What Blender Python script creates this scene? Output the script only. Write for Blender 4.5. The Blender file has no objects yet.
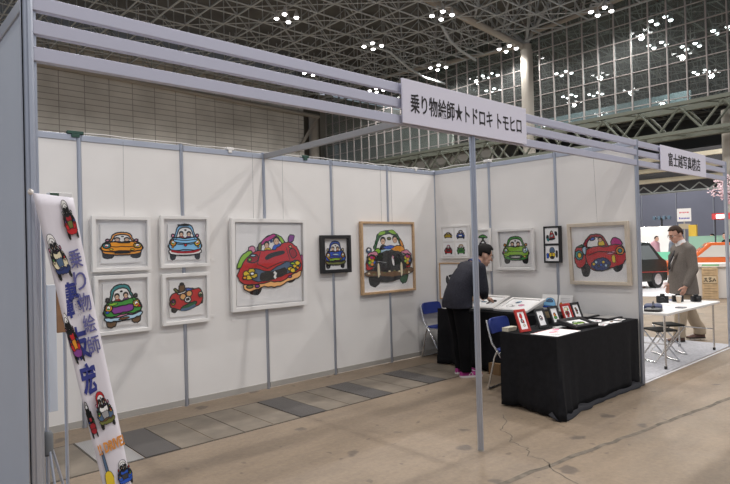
import bpy, bmesh, math, random
from mathutils import Vector, Matrix, Euler
from mathutils.geometry import tessellate_polygon
random.seed(7)
C = bpy.context.scene.collection
PI = math.pi
R = math.radians

# ------------------------------------------------------------------ materials
MATS = {}
def mat(name, col, rough=.6, metal=0., spec=.5, bump=0., bscale=60., vary=0., vscale=8.):
    if name in MATS: return MATS[name]
    m = bpy.data.materials.new(name); m.use_nodes = True
    nt = m.node_tree; b = nt.nodes['Principled BSDF']
    b.inputs['Base Color'].default_value = (*col, 1)
    b.inputs['Roughness'].default_value = rough
    b.inputs['Metallic'].default_value = metal
    b.inputs['Specular IOR Level'].default_value = spec
    tc = nt.nodes.new('ShaderNodeTexCoord')
    if vary:
        n = nt.nodes.new('ShaderNodeTexNoise'); n.inputs['Scale'].default_value = vscale; n.inputs['Detail'].default_value = 5
        nt.links.new(tc.outputs['Object'], n.inputs['Vector'])
        r = nt.nodes.new('ShaderNodeValToRGB')
        r.color_ramp.elements[0].position = .3; r.color_ramp.elements[1].position = .7
        r.color_ramp.elements[0].color = (*[c*(1-vary) for c in col], 1)
        r.color_ramp.elements[1].color = (*[min(1, c*(1+vary)) for c in col], 1)
        nt.links.new(n.outputs['Fac'], r.inputs['Fac']); nt.links.new(r.outputs['Color'], b.inputs['Base Color'])
    if bump:
        n = nt.nodes.new('ShaderNodeTexNoise'); n.inputs['Scale'].default_value = bscale
        nt.links.new(tc.outputs['Object'], n.inputs['Vector'])
        bp = nt.nodes.new('ShaderNodeBump'); bp.inputs['Strength'].default_value = bump
        nt.links.new(n.outputs['Fac'], bp.inputs['Height']); nt.links.new(bp.outputs['Normal'], b.inputs['Normal'])
    MATS[name] = m; return m
def emit(name, col, s):
    if name in MATS: return MATS[name]
    m = bpy.data.materials.new(name); m.use_nodes = True
    b = m.node_tree.nodes['Principled BSDF']
    b.inputs['Base Color'].default_value = (*col, 1)
    b.inputs['Emission Color'].default_value = (*col, 1); b.inputs['Emission Strength'].default_value = s
    MATS[name] = m; return m
def glassy(name, tint, refl, rough=.02):
    m = bpy.data.materials.new(name); m.use_nodes = True
    nt = m.node_tree; nt.nodes.clear()
    o = nt.nodes.new('ShaderNodeOutputMaterial'); mx = nt.nodes.new('ShaderNodeMixShader')
    t = nt.nodes.new('ShaderNodeBsdfTransparent'); g = nt.nodes.new('ShaderNodeBsdfGlossy')
    t.inputs['Color'].default_value = (*tint, 1); g.inputs['Roughness'].default_value = rough
    mx.inputs['Fac'].default_value = refl
    nt.links.new(t.outputs[0], mx.inputs[1]); nt.links.new(g.outputs[0], mx.inputs[2]); nt.links.new(mx.outputs[0], o.inputs[0])
    MATS[name] = m; return m

M_panel = mat('white_panel', (.775, .755, .735), .55, bump=.02, bscale=200, vary=.02, vscale=3)
M_panel_shaded = mat('shaded_blue_panel', (.47, .53, .63), .6, vary=.03, vscale=2)  # white panel's shaded outer face, with the shade put into the colour
M_alu = mat('aluminium', (.50, .53, .60), .38, .75)
M_rail = mat('sky_tinted_rail', (.50, .51, .62), .5, .2)  # bluish reflected light put into the aluminium rail colour
M_base = mat('base_rail_dull', (.42, .40, .37), .6, .2)
M_white = mat('white_frame', (.80, .78, .76), .45)
M_paper = mat('paper', (.88, .87, .87), .8)
M_sign = mat('sign_white', (.70, .69, .80), .6)
M_black = mat('black_paint', (.012, .012, .014), .45)
M_ink = mat('ink', (.012, .01, .012), .8)
M_oak = mat('oak', (.50, .33, .19), .5, vary=.15, vscale=30)
M_cream = mat('cream_frame', (.62, .54, .44), .55, vary=.06, vscale=20)
M_cloth = mat('black_cloth', (.011, .011, .013), .95, spec=.2, bump=.15, bscale=400, vary=.2, vscale=20)
M_lining = mat('navy_lining', (.006, .006, .011), .75, bump=.1, bscale=300)
M_blue = mat('blue_vinyl', (.012, .03, .19), .5)
M_chrome = mat('chrome', (.62, .62, .62), .25, .9)
M_rubber = mat('rubber', (.02, .02, .02), .8)
M_acry = glassy('acrylic', (.985, .985, .985), .045)
M_glass = glassy('curtain_glass', (.80, .86, .86), .05)
def _haze(m, col, f):
    nt = m.node_tree; o = [n for n in nt.nodes if n.type == 'OUTPUT_MATERIAL'][0]; old = o.inputs[0].links[0].from_socket
    d = nt.nodes.new('ShaderNodeBsdfDiffuse'); d.inputs['Color'].default_value = (*col, 1); x = nt.nodes.new('ShaderNodeMixShader'); x.inputs['Fac'].default_value = f
    nt.links.new(old, x.inputs[1]); nt.links.new(d.outputs[0], x.inputs[2]); nt.links.new(x.outputs[0], o.inputs[0])
_haze(M_glass, (.34, .35, .35), .09)  # diffuse haze mixed into the glass to brighten the panes
M_carglass = mat('car_glass', (.15, .17, .17), .10, spec=.8)
M_skin = mat('skin', (.56, .33, .24), .55)
M_skin2 = mat('pale_skin', (.55, .31, .23), .55)
M_lip = mat('lip', (.36, .13, .11), .5)
M_hair = mat('black_hair', (.006, .005, .005), .75, spec=.2, bump=.4, bscale=150)
M_hair2 = mat('brown_hair', (.04, .024, .017), .75, spec=.2, bump=.4, bscale=150)
M_eye = mat('eye_white', (.7, .7, .68), .3)

# ------------------------------------------------------------------ mesh builder
class MB:
    def __init__(s): s.v = []; s.f = []; s.m = []
    def add(s, vs, fs, m=0):
        o = len(s.v); s.v += [tuple(v) for v in vs]
        for f in fs: s.f.append(tuple(i+o for i in f)); s.m.append(m)
        return s
    def box(s, lo, hi, m=0, mx=None):
        x0, y0, z0 = lo; x1, y1, z1 = hi
        vs = [Vector(p) for p in ((x0,y0,z0),(x1,y0,z0),(x1,y1,z0),(x0,y1,z0),(x0,y0,z1),(x1,y0,z1),(x1,y1,z1),(x0,y1,z1))]
        if mx: vs = [mx @ v for v in vs]
        return s.add(vs, [(0,3,2,1),(4,5,6,7),(0,1,5,4),(1,2,6,5),(2,3,7,6),(3,0,4,7)], m)
    def tube(s, pts, r, n=8, m=0, rs=None):
        pts = [Vector(p) for p in pts]; k = len(pts); rings = []
        t = (pts[1]-pts[0]).normalized()
        a = t.cross(Vector((0,0,1)))
        if a.length < .05: a = t.cross(Vector((1,0,0)))
        a.normalize()
        for i, p in enumerate(pts):
            if i == 0: t = pts[1]-pts[0]
            elif i == k-1: t = pts[-1]-pts[-2]
            else: t = (pts[i+1]-p).normalized() + (p-pts[i-1]).normalized()
            if t.length < 1e-9: t = pts[i]-pts[i-1]
            t.normalize(); a = (a - t*a.dot(t)).normalized(); b = t.cross(a)
            rr = rs[i] if rs else r
            rings.append([p + (a*math.cos(2*PI*j/n)+b*math.sin(2*PI*j/n))*rr for j in range(n)])
        vs = [v for g in rings for v in g]
        fs = [(i*n+j, i*n+(j+1)%n, (i+1)*n+(j+1)%n, (i+1)*n+j) for i in range(k-1) for j in range(n)]
        fs += [tuple(reversed(range(n))), tuple((k-1)*n+j for j in range(n))]
        return s.add(vs, fs, m)
    def prism(s, poly, a, b, m=0, mx=None):
        """poly of 2D points in local xy, between z=a and z=b"""
        n = len(poly)
        vs = [Vector((x, y, a)) for x, y in poly] + [Vector((x, y, b)) for x, y in poly]
        if mx: vs = [mx @ v for v in vs]
        tris = tessellate_polygon([[Vector((x, y, 0)) for x, y in poly]])
        fs = [tuple(t) for t in tris] + [tuple(i+n for i in reversed(t)) for t in tris]
        fs += [(i, (i+1) % n, (i+1) % n+n, i+n) for i in range(n)]
        return s.add(vs, fs, m)
    def ell(s, c, r, n=14, k=10, m=0, mx=None):
        vs = []; fs = []
        for i in range(k+1):
            th = PI*i/k
            for j in range(n):
                ph = 2*PI*j/n
                vs.append(Vector((r[0]*math.sin(th)*math.cos(ph), r[1]*math.sin(th)*math.sin(ph), r[2]*math.cos(th))))
        if mx: vs = [mx @ v for v in vs]
        vs = [v+Vector(c) for v in vs]
        for i in range(k):
            for j in range(n):
                fs.append((i*n+j, (i+1)*n+j, (i+1)*n+(j+1) % n, i*n+(j+1) % n))
        return s.add(vs, fs, m)
    def loft(s, rings, m=0, cap=True):
        n = len(rings[0]); vs = [v for r in rings for v in r]; k = len(rings)
        fs = [(i*n+j, i*n+(j+1) % n, (i+1)*n+(j+1) % n, (i+1)*n+j) for i in range(k-1) for j in range(n)]
        if cap: fs += [tuple(reversed(range(n))), tuple((k-1)*n+j for j in range(n))]
        return s.add(vs, fs, m)
    def lathe(s, prof, n=14, m=0, c=(0,0,0)):
        return s.loft([[(c[0]+r*math.cos(2*PI*j/n), c[1]+r*math.sin(2*PI*j/n), c[2]+z) for j in range(n)] for r, z in prof], m)
    def mesh(s, name, mats):
        me = bpy.data.meshes.new(name); me.from_pydata(s.v, [], s.f)
        for mm in (mats if isinstance(mats, (list, tuple)) else [mats]): me.materials.append(mm)
        me.polygons.foreach_set('material_index', s.m)
        bm = bmesh.new(); bm.from_mesh(me)
        bmesh.ops.remove_doubles(bm, verts=bm.verts, dist=1e-6)
        bmesh.ops.recalc_face_normals(bm, faces=bm.faces); bm.to_mesh(me); bm.free()
        me.update(); return me
    def build(s, name, mats, parent=None, smooth=False, bevel=0):
        me = s.mesh(name, mats)
        o = bpy.data.objects.new(name, me); C.objects.link(o)
        if parent: o.parent = parent
        if smooth:
            me.polygons.foreach_set('use_smooth', [True]*len(me.polygons))
            try: me.set_sharp_from_angle(angle=R(40))
            except Exception: pass
        if bevel:
            b = o.modifiers.new('bevel', 'BEVEL'); b.width = bevel; b.segments = 2; b.limit_method = 'ANGLE'
        return o

def tag(o, label=None, cat=None, group=None, kind=None):
    if label: o['label'] = label
    if cat: o['category'] = cat
    if group: o['group'] = group
    if kind: o['kind'] = kind
    return o
def thing(name, label, cat, loc=(0,0,0), rot=(0,0,0), group=None, kind=None):
    o = bpy.data.objects.new(name, None); C.objects.link(o)
    o.empty_display_size = .1; o.location = loc; o.rotation_euler = rot
    return tag(o, label, cat, group, kind)
def copy_tree(o, parent=None):
    c = o.copy(); C.objects.link(c)
    if parent: c.parent = parent
    for ch in list(o.children): copy_tree(ch, c)
    return c
ORD = ['first','second','third','fourth','fifth','sixth','seventh','eighth','ninth','tenth','eleventh','twelfth','thirteenth','fourteenth','fifteenth','sixteenth','seventeenth','eighteenth','nineteenth','twentieth']

def text_mesh(body, w, h, depth=.002, bold=0., align_w=True):
    cu = bpy.data.curves.new('lettering', 'FONT'); cu.body = body; cu.size = 1; cu.offset = bold; cu.extrude = .01
    cu.resolution_u = 3
    o = bpy.data.objects.new('lettering', cu); C.objects.link(o)
    bpy.context.view_layer.update()
    dg = bpy.context.evaluated_depsgraph_get()
    me = bpy.data.meshes.new_from_object(o.evaluated_get(dg))
    bpy.data.objects.remove(o); bpy.data.curves.remove(cu)
    xs = [v.co.x for v in me.vertices]; ys = [v.co.y for v in me.vertices]
    x0, x1, y0, y1 = min(xs), max(xs), min(ys), max(ys)
    for v in me.vertices:
        v.co.x = (v.co.x-(x0+x1)/2)/(x1-x0)*w; v.co.y = (v.co.y-(y0+y1)/2)/(y1-y0)*h
        v.co.z = depth if v.co.z > 0 else 0
    me.materials.clear()
    return me
def put_text(name, body, w, h, m, parent, loc, rot=(0,0,0), bold=0., depth=.002):
    me = text_mesh(body, w, h, depth, bold); me.materials.append(m)
    for p in me.polygons: p.material_index = 0
    o = bpy.data.objects.new(name, me); C.objects.link(o); o.parent = parent; o.location = loc; o.rotation_euler = rot
    return o

# ------------------------------------------------------------------ camera
cam = bpy.data.cameras.new('camera'); co = bpy.data.objects.new('camera', cam); C.objects.link(co)
cam.sensor_width = 36; cam.lens = 581.8/730*36; cam.clip_start = .05; cam.clip_end = 400
r_, u_, f_ = Vector((.744217,-.667409,-.026574)), Vector((.012882,-.025436,.999593)), Vector((.667813,.744257,.010333))
CAM = Vector((-6.58392,-5.752592,1.583659))
co.matrix_world = Matrix(((r_.x,u_.x,-f_.x,CAM.x),(r_.y,u_.y,-f_.y,CAM.y),(r_.z,u_.z,-f_.z,CAM.z),(0,0,0,1)))
bpy.context.scene.camera = co

BX = (PI/2, 0, 0)            # local x right, y up, z towards the viewer, on the back wall
RX = (PI/2, 0, -PI/2)        # the same on the right wall
P = .99; H = 2.70

# ------------------------------------------------------------------ floor
def floor_mat():
    m = bpy.data.materials.new('concrete_floor'); m.use_nodes = True
    nt = m.node_tree; b = nt.nodes['Principled BSDF']; L = nt.links.new
    tc = nt.nodes.new('ShaderNodeTexCoord')
    def noise(sc, det=6, ro=.6, stretch=None):
        n = nt.nodes.new('ShaderNodeTexNoise'); n.inputs['Scale'].default_value = sc; n.inputs['Detail'].default_value = det; n.inputs['Roughness'].default_value = ro
        if stretch:
            mp = nt.nodes.new('ShaderNodeMapping'); mp.inputs['Scale'].default_value = stretch[0]; mp.inputs['Rotation'].default_value = (0,0,stretch[1])
            L(tc.outputs['Object'], mp.inputs['Vector']); L(mp.outputs['Vector'], n.inputs['Vector'])
        else: L(tc.outputs['Object'], n.inputs['Vector'])
        return n
    def ramp(src, p0, c0, p1, c1):
        r = nt.nodes.new('ShaderNodeValToRGB'); r.color_ramp.elements[0].position = p0; r.color_ramp.elements[1].position = p1
        r.color_ramp.elements[0].color = (*c0, 1); r.color_ramp.elements[1].color = (*c1, 1); L(src, r.inputs['Fac']); return r
    def mix(a, b_, fac, mode='MULTIPLY'):
        x = nt.nodes.new('ShaderNodeMix'); x.data_type = 'RGBA'; x.blend_type = mode
        if isinstance(fac, float): x.inputs['Factor'].default_value = fac
        else: L(fac, x.inputs['Factor'])
        L(a, x.inputs['A']); L(b_, x.inputs['B']); return x.outputs['Result']
    base = ramp(noise(.9).outputs['Fac'], .3, (.200,.152,.108), .72, (.275,.214,.158)).outputs['Color']
    streak = ramp(noise(1.6, 7, .65, ((.5,2.2,1), -.1)).outputs['Fac'], .32, (.78,.78,.79), .62, (1.05,1.04,1.02)).outputs['Color']
    c = mix(base, streak, .8)
    fine = ramp(noise(26, 4).outputs['Fac'], .3, (.84,.84,.85), .7, (1.1,1.1,1.08)).outputs['Color']
    c = mix(c, fine, .8)
    v = nt.nodes.new('ShaderNodeTexVoronoi'); v.inputs['Scale'].default_value = 1.9
    wob = noise(6, 2); ad = nt.nodes.new('ShaderNodeVectorMath'); ad.operation = 'MULTIPLY_ADD'
    ad.inputs[1].default_value = (.18,.18,.18); L(wob.outputs['Color'], ad.inputs[0]); L(tc.outputs['Object'], ad.inputs[2]); L(ad.outputs[0], v.inputs['Vector'])
    patch = ramp(v.outputs['Distance'], .10, (.52,.54,.60), .15, (1,1,1)).outputs['Color']
    c = mix(c, patch, .9)
    v2 = nt.nodes.new('ShaderNodeTexVoronoi'); v2.inputs['Scale'].default_value = 4.5; L(ad.outputs[0], v2.inputs['Vector'])
    c = mix(c, ramp(v2.outputs['Distance'], .07, (.5,.5,.54), .12, (1,1,1)).outputs['Color'], .7)
    L(c, b.inputs['Base Color'])
    rr = nt.nodes.new('ShaderNodeMapRange'); rr.inputs['To Min'].default_value = .42; rr.inputs['To Max'].default_value = .68
    L(noise(3).outputs['Fac'], rr.inputs['Value']); L(rr.outputs['Result'], b.inputs['Roughness'])
    b.inputs['Specular IOR Level'].default_value = .35
    bp = nt.nodes.new('ShaderNodeBump'); bp.inputs['Strength'].default_value = .12; bp.inputs['Distance'].default_value = .02
    L(noise(40, 4).outputs['Fac'], bp.inputs['Height']); L(bp.outputs['Normal'], b.inputs['Normal'])
    return m
tag(MB().box((-26,-26,-.3),(75,46,0)).build('floor', floor_mat()), 'stained brown concrete floor of the exhibition hall', 'floor', kind='structure')
# service pit strip running along the back wall
M_strip = mat('pit_concrete', (.165,.138,.108), .65, vary=.22, vscale=5, bump=.1)
M_joint = mat('joint_dark', (.05,.043,.036), .9)
st = thing('trim_1', 'strip of concrete service pit covers along the back wall', 'floor strip', kind='structure')
b = MB()
edges = [-6.0,-5.165,-4.57,-3.99,-3.39,-3.08,-2.48,-2.17,-1.58,-1.28,-.66]
for i in range(len(edges)-1):
    if i in (1,4,6,8): continue
    n = 2 if edges[i+1]-edges[i] > .45 else 1
    for k in range(n):
        a = edges[i]+(edges[i+1]-edges[i])*k/n; e = edges[i]+(edges[i+1]-edges[i])*(k+1)/n
        b.box((a+.006,-1.215,0),(e-.006,-.44,.003))
b.build('cover_slab', M_strip, st)
j = MB().box((-6,-1.232,0),(-.66,-1.22,.0015)).box((-6,-.435,0),(-.66,-.423,.0015))
for e in edges: j.box((e-.005,-1.22,0),(e+.005,-.435,.0015))
j.build('joint', M_joint, st)
def plate_mat(name, col):
    m = mat(name, col, .5, .35)
    nt = m.node_tree; b = nt.nodes['Principled BSDF']; tc = nt.nodes.new('ShaderNodeTexCoord')
    w = nt.nodes.new('ShaderNodeTexWave'); w.inputs['Scale'].default_value = 28; w.inputs['Distortion'].default_value = .5
    nt.links.new(tc.outputs['Object'], w.inputs['Vector'])
    bp = nt.nodes.new('ShaderNodeBump'); bp.inputs['Strength'].default_value = .5; bp.inputs['Distance'].default_value = .004
    nt.links.new(w.outputs['Color'], bp.inputs['Height']); nt.links.new(bp.outputs['Normal'], b.inputs['Normal'])
    return m
M_plate = plate_mat('dark_steel_plate', (.10,.092,.088)); M_plate2 = plate_mat('light_steel_plate', (.36,.35,.345))
for a, e, mm, lab in ((-5.16,-4.865,M_plate2,'pale ribbed steel floor plate beside the hanging banner'),
                      (-4.86,-4.575,M_plate,'dark ribbed steel floor plate touching the pale plate'),
                      (-3.385,-3.085,M_plate,'dark ribbed steel floor plate below the large red car picture'),
                      (-2.475,-2.175,M_plate,'dark ribbed steel floor plate below the small black-framed blue car picture'),
                      (-1.575,-1.285,M_plate,'dark ribbed steel floor plate nearest the man with magenta shoes')):
    tag(MB().box((a+.004,-1.216,0),(e-.004,-.438,.006)).build('floor_plate', mm), lab, 'floor plate', 'steel plates in the floor strip')
# worn seam and crack in the concrete
def ribbon(pts, w, z=.0012):
    b = MB(); vs = []; n = len(pts)
    for i, p in enumerate(pts):
        q0, q1 = Vector(pts[max(0,i-1)]), Vector(pts[min(n-1,i+1)]); d = (q1-q0).normalized(); nn = Vector((-d.y,d.x))
        ww = w*(.8+.3*random.random()); vs += [(p[0]+nn.x*ww,p[1]+nn.y*ww,z),(p[0]-nn.x*ww,p[1]-nn.y*ww,z)]
    fs = [(2*i,2*i+1,2*i+3,2*i+2) for i in range(n-1)]
    return b.add(vs, fs)
seam = [(-4.6+i*.12, -3.30-.118*(i*.12)+random.uniform(-.012,.012)) for i in range(80)]
M_seam = mat('seam_grime', (.135,.112,.088), .9, vary=.4, vscale=12)
sm = ribbon(seam, .022).build('floor_seam', M_seam); tag(sm, kind='structure')
ck = [(-2.05,-2.55),(-2.2,-2.7),(-2.42,-2.78),(-2.5,-2.95),(-2.62,-3.02),(-2.66,-3.2),(-2.8,-3.3),(-2.78,-3.42),(-2.9,-3.55),(-3.0,-3.75),(-3.1,-4.0)]
ck2 = []
for i in range(len(ck)-1):
    for k in range(5):
        t = k/5; ck2.append((ck[i][0]*(1-t)+ck[i+1][0]*t+random.uniform(-.012,.012), ck[i][1]*(1-t)+ck[i+1][1]*t+random.uniform(-.012,.012)))
tag(ribbon(ck2, .005).build('floor_crack', M_seam), kind='structure')

# ------------------------------------------------------------------ booth walls
def wall(name, label, origin, ang, n, post_from=0, panel_m=M_panel, z0=.0):
    """panels along local +x from origin; local -y is the face seen"""
    w = thing(name, label, 'booth wall', origin, (0,0,ang), kind='structure')
    for i in range(n):
        x = i*P
        MB().box((x+.02,-.008,.07),(x+P-.02,.008,H-.055)).build('panel', panel_m, w)
        MB().box((x+.02,-.016,H-.058),(x+P-.02,.016,H)).build('top_rail', M_alu, w, bevel=.003)
        MB().box((x+.02,-.014,.012),(x+P-.02,.014,.075)).build('base_rail', M_base, w, bevel=.003)
    for i in range(post_from, n+1):
        x = i*P
        b = MB(); b.lathe([(.019,0),(.019,H+.012)], 8, c=(x,0,0))
        b.box((x-.022,-.006,.004),(x+.022,.006,H+.008)).box((x-.006,-.022,.004),(x+.006,.022,H+.008))
        b.build('post', M_alu, w, smooth=True)
    return w
wall('wall_back', 'long white panel wall at the back of the booth', (-6*P,0,0), 0, 6)
wr = wall('wall_right', 'white panel wall closing the right side of the booth', (0,0,0), -PI/2, 3, 1)
wl = wall('wall_left', 'shade-coloured blue-grey outer side of the panel wall at the left edge', (-5.99,0,0), -PI/2, 3, 1, M_panel_shaded)
cp = MB().lathe([(.024,0),(.024,H+.012)], 8, c=(2.97,.004,0)); cp.box((2.964,-.024,.004),(2.976,.034,H+.008)).box((2.944,-.002,.004),(3.0,.010,H+.008)).build('corner_post', M_alu, wl, smooth=True)
def fascia(name, label, x0, x1):
    t = thing(name, label, 'fascia frame', (x0,-3*P,0))
    for z in (2.638, 2.535, 2.42):
        MB().box((.02,-.018,z),(x1-x0-.02,.018,z+.062)).build('rail', M_rail, t, bevel=.003)
    return t
XP = -2.945
fascia('fascia_frame', 'three long horizontal rails running from the left wall to the booth sign', -5.99, XP)
fascia('fascia_frame', 'three horizontal rails between the booth sign and the front of the right wall', XP, 0)
fascia('fascia_frame', 'three horizontal rails carrying the smaller sign of the neighbouring booth', 0, 2.97)
def post(name, label, x, y):
    t = thing(name, label, 'post', (x,y,0))
    b = MB().lathe([(.02,.012),(.02,H)], 8)
    b.box((-.024,-.007,.012),(.024,.007,H-.004)).box((-.007,-.024,.012),(.007,.024,H-.004)); b.build('upright', M_alu, t, smooth=True)
    MB().lathe([(.026,0),(.026,.012)], 12).build('foot', M_base, t)
    return t
post('support_post', 'slim aluminium post standing alone at the front of the booth under the sign', XP, -3*P)
post('support_post', 'aluminium post at the far right edge of the neighbouring booth', 2.985, -3*P)
cb = thing('cross_beam', 'grey beam bridging from the back wall to the front sign', 'beam', (-2.955,0,0))
MB().box((-.018,-3*P+.03,H-.062),(.018,-.022,H-.002))  .build('beam', mat('dull_beam', (.30,.295,.30), .5, .2), cb, bevel=.003)

# ------------------------------------------------------------------ signs
def sign(name, label, x0, x1, z0, z1, txt, tw, th, bold=.0):
    t = thing(name, label, 'sign', ((x0+x1)/2,-3.005,(z0+z1)/2), BX)
    w, h = x1-x0, z1-z0
    MB().box((-w/2,-h/2,0),(w/2,h/2,.012)).build('board', M_sign, t, bevel=.002)
    for s in (-1,1): MB().box((s*(w/2-.05)-.012,-h/2+.02,-.016),(s*(w/2-.05)+.012,h/2-.02,0)).build('bracket', M_alu, t)
    put_text('lettering', txt, tw, th, M_ink, t, (0,-.005,.0125), bold=bold)
    return t
sign('booth_sign', 'large white sign board with black lettering over the front of the booth', -3.755, -2.255, 2.425, 2.73, '乗り物絵師★トドロキ トモヒロ', 1.345, .137, .010)
sign('booth_sign', 'small white sign board with black lettering on the neighbouring booth at right', .57, 2.06, 2.41, 2.705, '富士越写真機店', 1.06, .165, .010)

# ------------------------------------------------------------------ cartoon art
PAL = dict(orange=(.78,.30,.02), yellow=(.80,.58,.03), lblue=(.22,.50,.78), blue=(.02,.10,.55), navy=(.02,.04,.16), red=(.55,.015,.02), dred=(.34,.01,.02),
           green=(.06,.30,.05), lime=(.28,.55,.04), dgreen=(.02,.11,.04), white=(.88,.87,.86), black=(.012,.012,.014), skin=(.74,.48,.33), pink=(.70,.25,.38),
           purple=(.24,.05,.28), teal=(.03,.28,.30), brown=(.16,.08,.03), grey=(.35,.35,.36), dgrey=(.05,.05,.055), peach=(.80,.42,.16), magenta=(.50,.02,.22),
           cream=(.80,.72,.50), olive=(.16,.17,.04), sky=(.45,.65,.80), slate=(.08,.14,.24))
PK = list(PAL)
def pm(k): return mat('art_'+k, PAL[k], .7)
def smooth_poly(pts, sub=4):
    n = len(pts); out = []
    for i in range(n):
        p0, p1, p2, p3 = [Vector(pts[(i+k) % n]) for k in (-1,0,1,2)]
        for s in range(sub):
            t = s/sub
            out.append(.5*((2*p1)+(p2-p0)*t+(2*p0-5*p1+4*p2-p3)*t*t+(3*p1-p0-3*p2+p3)*t**3))
    return out
class Art:
    def __init__(s, z=0.): s.b = MB(); s.z = z; s.used = []; s.rng = random.Random(3); s.tf = lambda x, y: (x, y); s.lw = .012
    def mi(s, k):
        if k not in s.used: s.used.append(k)
        return s.used.index(k)
    def poly(s, k, pts, lw=None, smooth=True, wob=0., line='black'):
        lw = s.lw if lw is None else lw
        q = smooth_poly(pts) if smooth else [Vector(p) for p in pts]
        if wob: q = [p+Vector((s.rng.uniform(-wob,wob), s.rng.uniform(-wob,wob))) for p in q]
        q = [Vector(s.tf(p[0],p[1])) for p in q]
        s.z += .00025; n = len(q)
        tris = tessellate_polygon([[Vector((p.x,p.y,0)) for p in q]])
        s.b.add([(p.x,p.y,s.z) for p in q], [tuple(t) for t in tris], s.mi(k))
        if lw > 0: s.line(q, lw, line, closed=True, raw=True)
    def line(s, q, lw, k='black', closed=False, raw=False):
        q = [Vector(p) for p in q]
        if not raw: q = [Vector(s.tf(p[0],p[1])) for p in q]
        n = len(q); vs = []; s.z += .0001
        for i in range(n):
            a, c = (q[(i-1) % n], q[(i+1) % n]) if closed else (q[max(0,i-1)], q[min(n-1,i+1)])
            d = (c-a); d = d.normalized() if d.length > 1e-9 else Vector((1,0)); nn = Vector((-d.y,d.x))*lw/2
            vs += [(q[i].x+nn.x,q[i].y+nn.y,s.z),(q[i].x-nn.x,q[i].y-nn.y,s.z)]
        m = n if closed else n-1
        s.b.add(vs, [(2*i,2*i+1,2*((i+1) % n)+1,2*((i+1) % n)) for i in range(m)], s.mi(k))
    def blob(s, k, c, r, ry=None, lw=None, wob=0.):
        ry = ry or r
        s.poly(k, [(c[0]+r*math.cos(2*PI*i/8), c[1]+ry*math.sin(2*PI*i/8)) for i in range(8)], lw, True, wob)
    def build(s, name, parent, loc=(0,0,0), rot=(0,0,0)):
        me = bpy.data.meshes.new(name); me.from_pydata(s.b.v, [], s.b.f)
        for k in s.used: me.materials.append(pm(k))
        me.polygons.foreach_set('material_index', s.b.m); me.update()
        o = bpy.data.objects.new(name, me); C.objects.link(o); o.parent = parent; o.location = loc; o.rotation_euler = rot
        return o
def head(a, x, y, r, hair='black'):
    a.blob(hair, (x,y+r*.35), r*1.05, r*1.0, .006); a.blob('skin', (x,y-r*.1), r*.85, r*.9, .005)
    a.blob('black', (x-r*.3,y), r*.13, None, 0); a.blob('black', (x+r*.3,y), r*.13, None, 0)
def car(a, cx, cy, w, h, body, roof=None, hood=None, lights=('yellow','yellow'), grille='dgrey', bumper=None, lower=None, wheel='black', win='white',
        tilt=0., skew=0., wob=.02, people=2, cabw=1., cabh=1., accents=(), grille_box=(.42,-.12,-.42), wheelw=.16, mirror='pink', extra=None, lw=None):
    """a front-on cartoon car; w, h are half sizes in art units"""
    roof = roof or body; hood = hood or body
    ct, sn = math.cos(tilt), math.sin(tilt)
    def tf(u, v):
        x, y = u*w+skew*v*h, v*h
        return (cx+x*ct-y*sn, cy+x*sn+y*ct)
    old = a.tf; a.tf = (lambda u, v, o=old: o(*tf(u, v)))
    if lw: a.lw, olw = lw, a.lw
    for s in (-1,1):
        a.poly(wheel, [(s*.90,-.5),(s*(.92-wheelw*.1),-.95),(s*(.9-wheelw),-1.02),(s*(.84-wheelw*1.5),-.9),(s*(.82-wheelw*1.5),-.5)], wob=wob*.8)
    c = cabw; t = cabh
    a.poly(roof, [(-.62*c,.1),(-.60*c,.45*t),(-.42*c,.88*t),(-.1,1.0*t),(.12,1.0*t),(.42*c,.90*t),(.6*c,.45*t),(.62*c,.1)], wob=wob)
    a.poly(win, [(-.52*c,.08),(-.48*c,.45*t),(-.33*c,.74*t),(0,.82*t),(.33*c,.75*t),(.48*c,.45*t),(.52*c,.08)], wob=wob*.6)
    for k in range(people):
        x = (-.24,.24)[k] if people == 2 else 0
        a.poly(('navy','red','purple','orange')[(k+len(body)) % 4], [(x-.19,.05),(x-.12,.3),(x+.12,.3),(x+.19,.05)], .006)
        head(a, x, .42*t, .13)
    a.blob('black', (.02,.66*t), .08, .05, 0)
    for s in (-1,1): a.blob(mirror, (s*(.72*c+.05),.34), .09, .09, wob=wob)
    a.poly(lower or body, [(-.93,-.15),(-.97,-.45),(-.85,-.68),(-.3,-.78),(.3,-.78),(.85,-.7),(.97,-.45),(.93,-.15)], wob=wob)
    a.poly(body, [(-.97,-.42),(-1.0,-.1),(-.86,.14),(-.58,.24),(0,.2),(.58,.26),(.86,.14),(1.0,-.1),(.96,-.42),(.5,-.5),(0,-.46),(-.5,-.5)], wob=wob)
    a.poly(hood, [(-.55,.2),(0,.17),(.55,.22),(.62,-.08),(.3,-.16),(0,-.13),(-.3,-.16),(-.62,-.08)], .008, wob=wob)
    if grille:
        gx, g0, g1 = grille_box
        a.poly(grille, [(-gx,g0),(0,g0+.03),(gx,g0),(gx*.85,g1),(0,g1-.03),(-gx*.85,g1)], wob=wob)
    if bumper:
        a.poly(bumper, [(-.98,-.48),(-.5,-.56),(.5,-.56),(.98,-.48),(.95,-.68),(.4,-.76),(-.4,-.76),(-.95,-.68)], wob=wob)
    for s, k in ((-1,lights[0]),(1,lights[1])):
        a.blob(k, (s*.76,-.06), .19, .19, wob=wob); a.blob('white', (s*.76,-.04), .10, .10, .006)
        a.blob(('blue','green','red','purple')[(len(body)+(s > 0)) % 4], (s*.78,-.1), .06, .05, 0)
    for k, u, v, ru, rv in accents: a.blob(k, (u,v), ru, rv, .006, wob=wob*.5)
    if extra: extra(a)
    a.tf = old
    if lw: a.lw = olw

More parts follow.
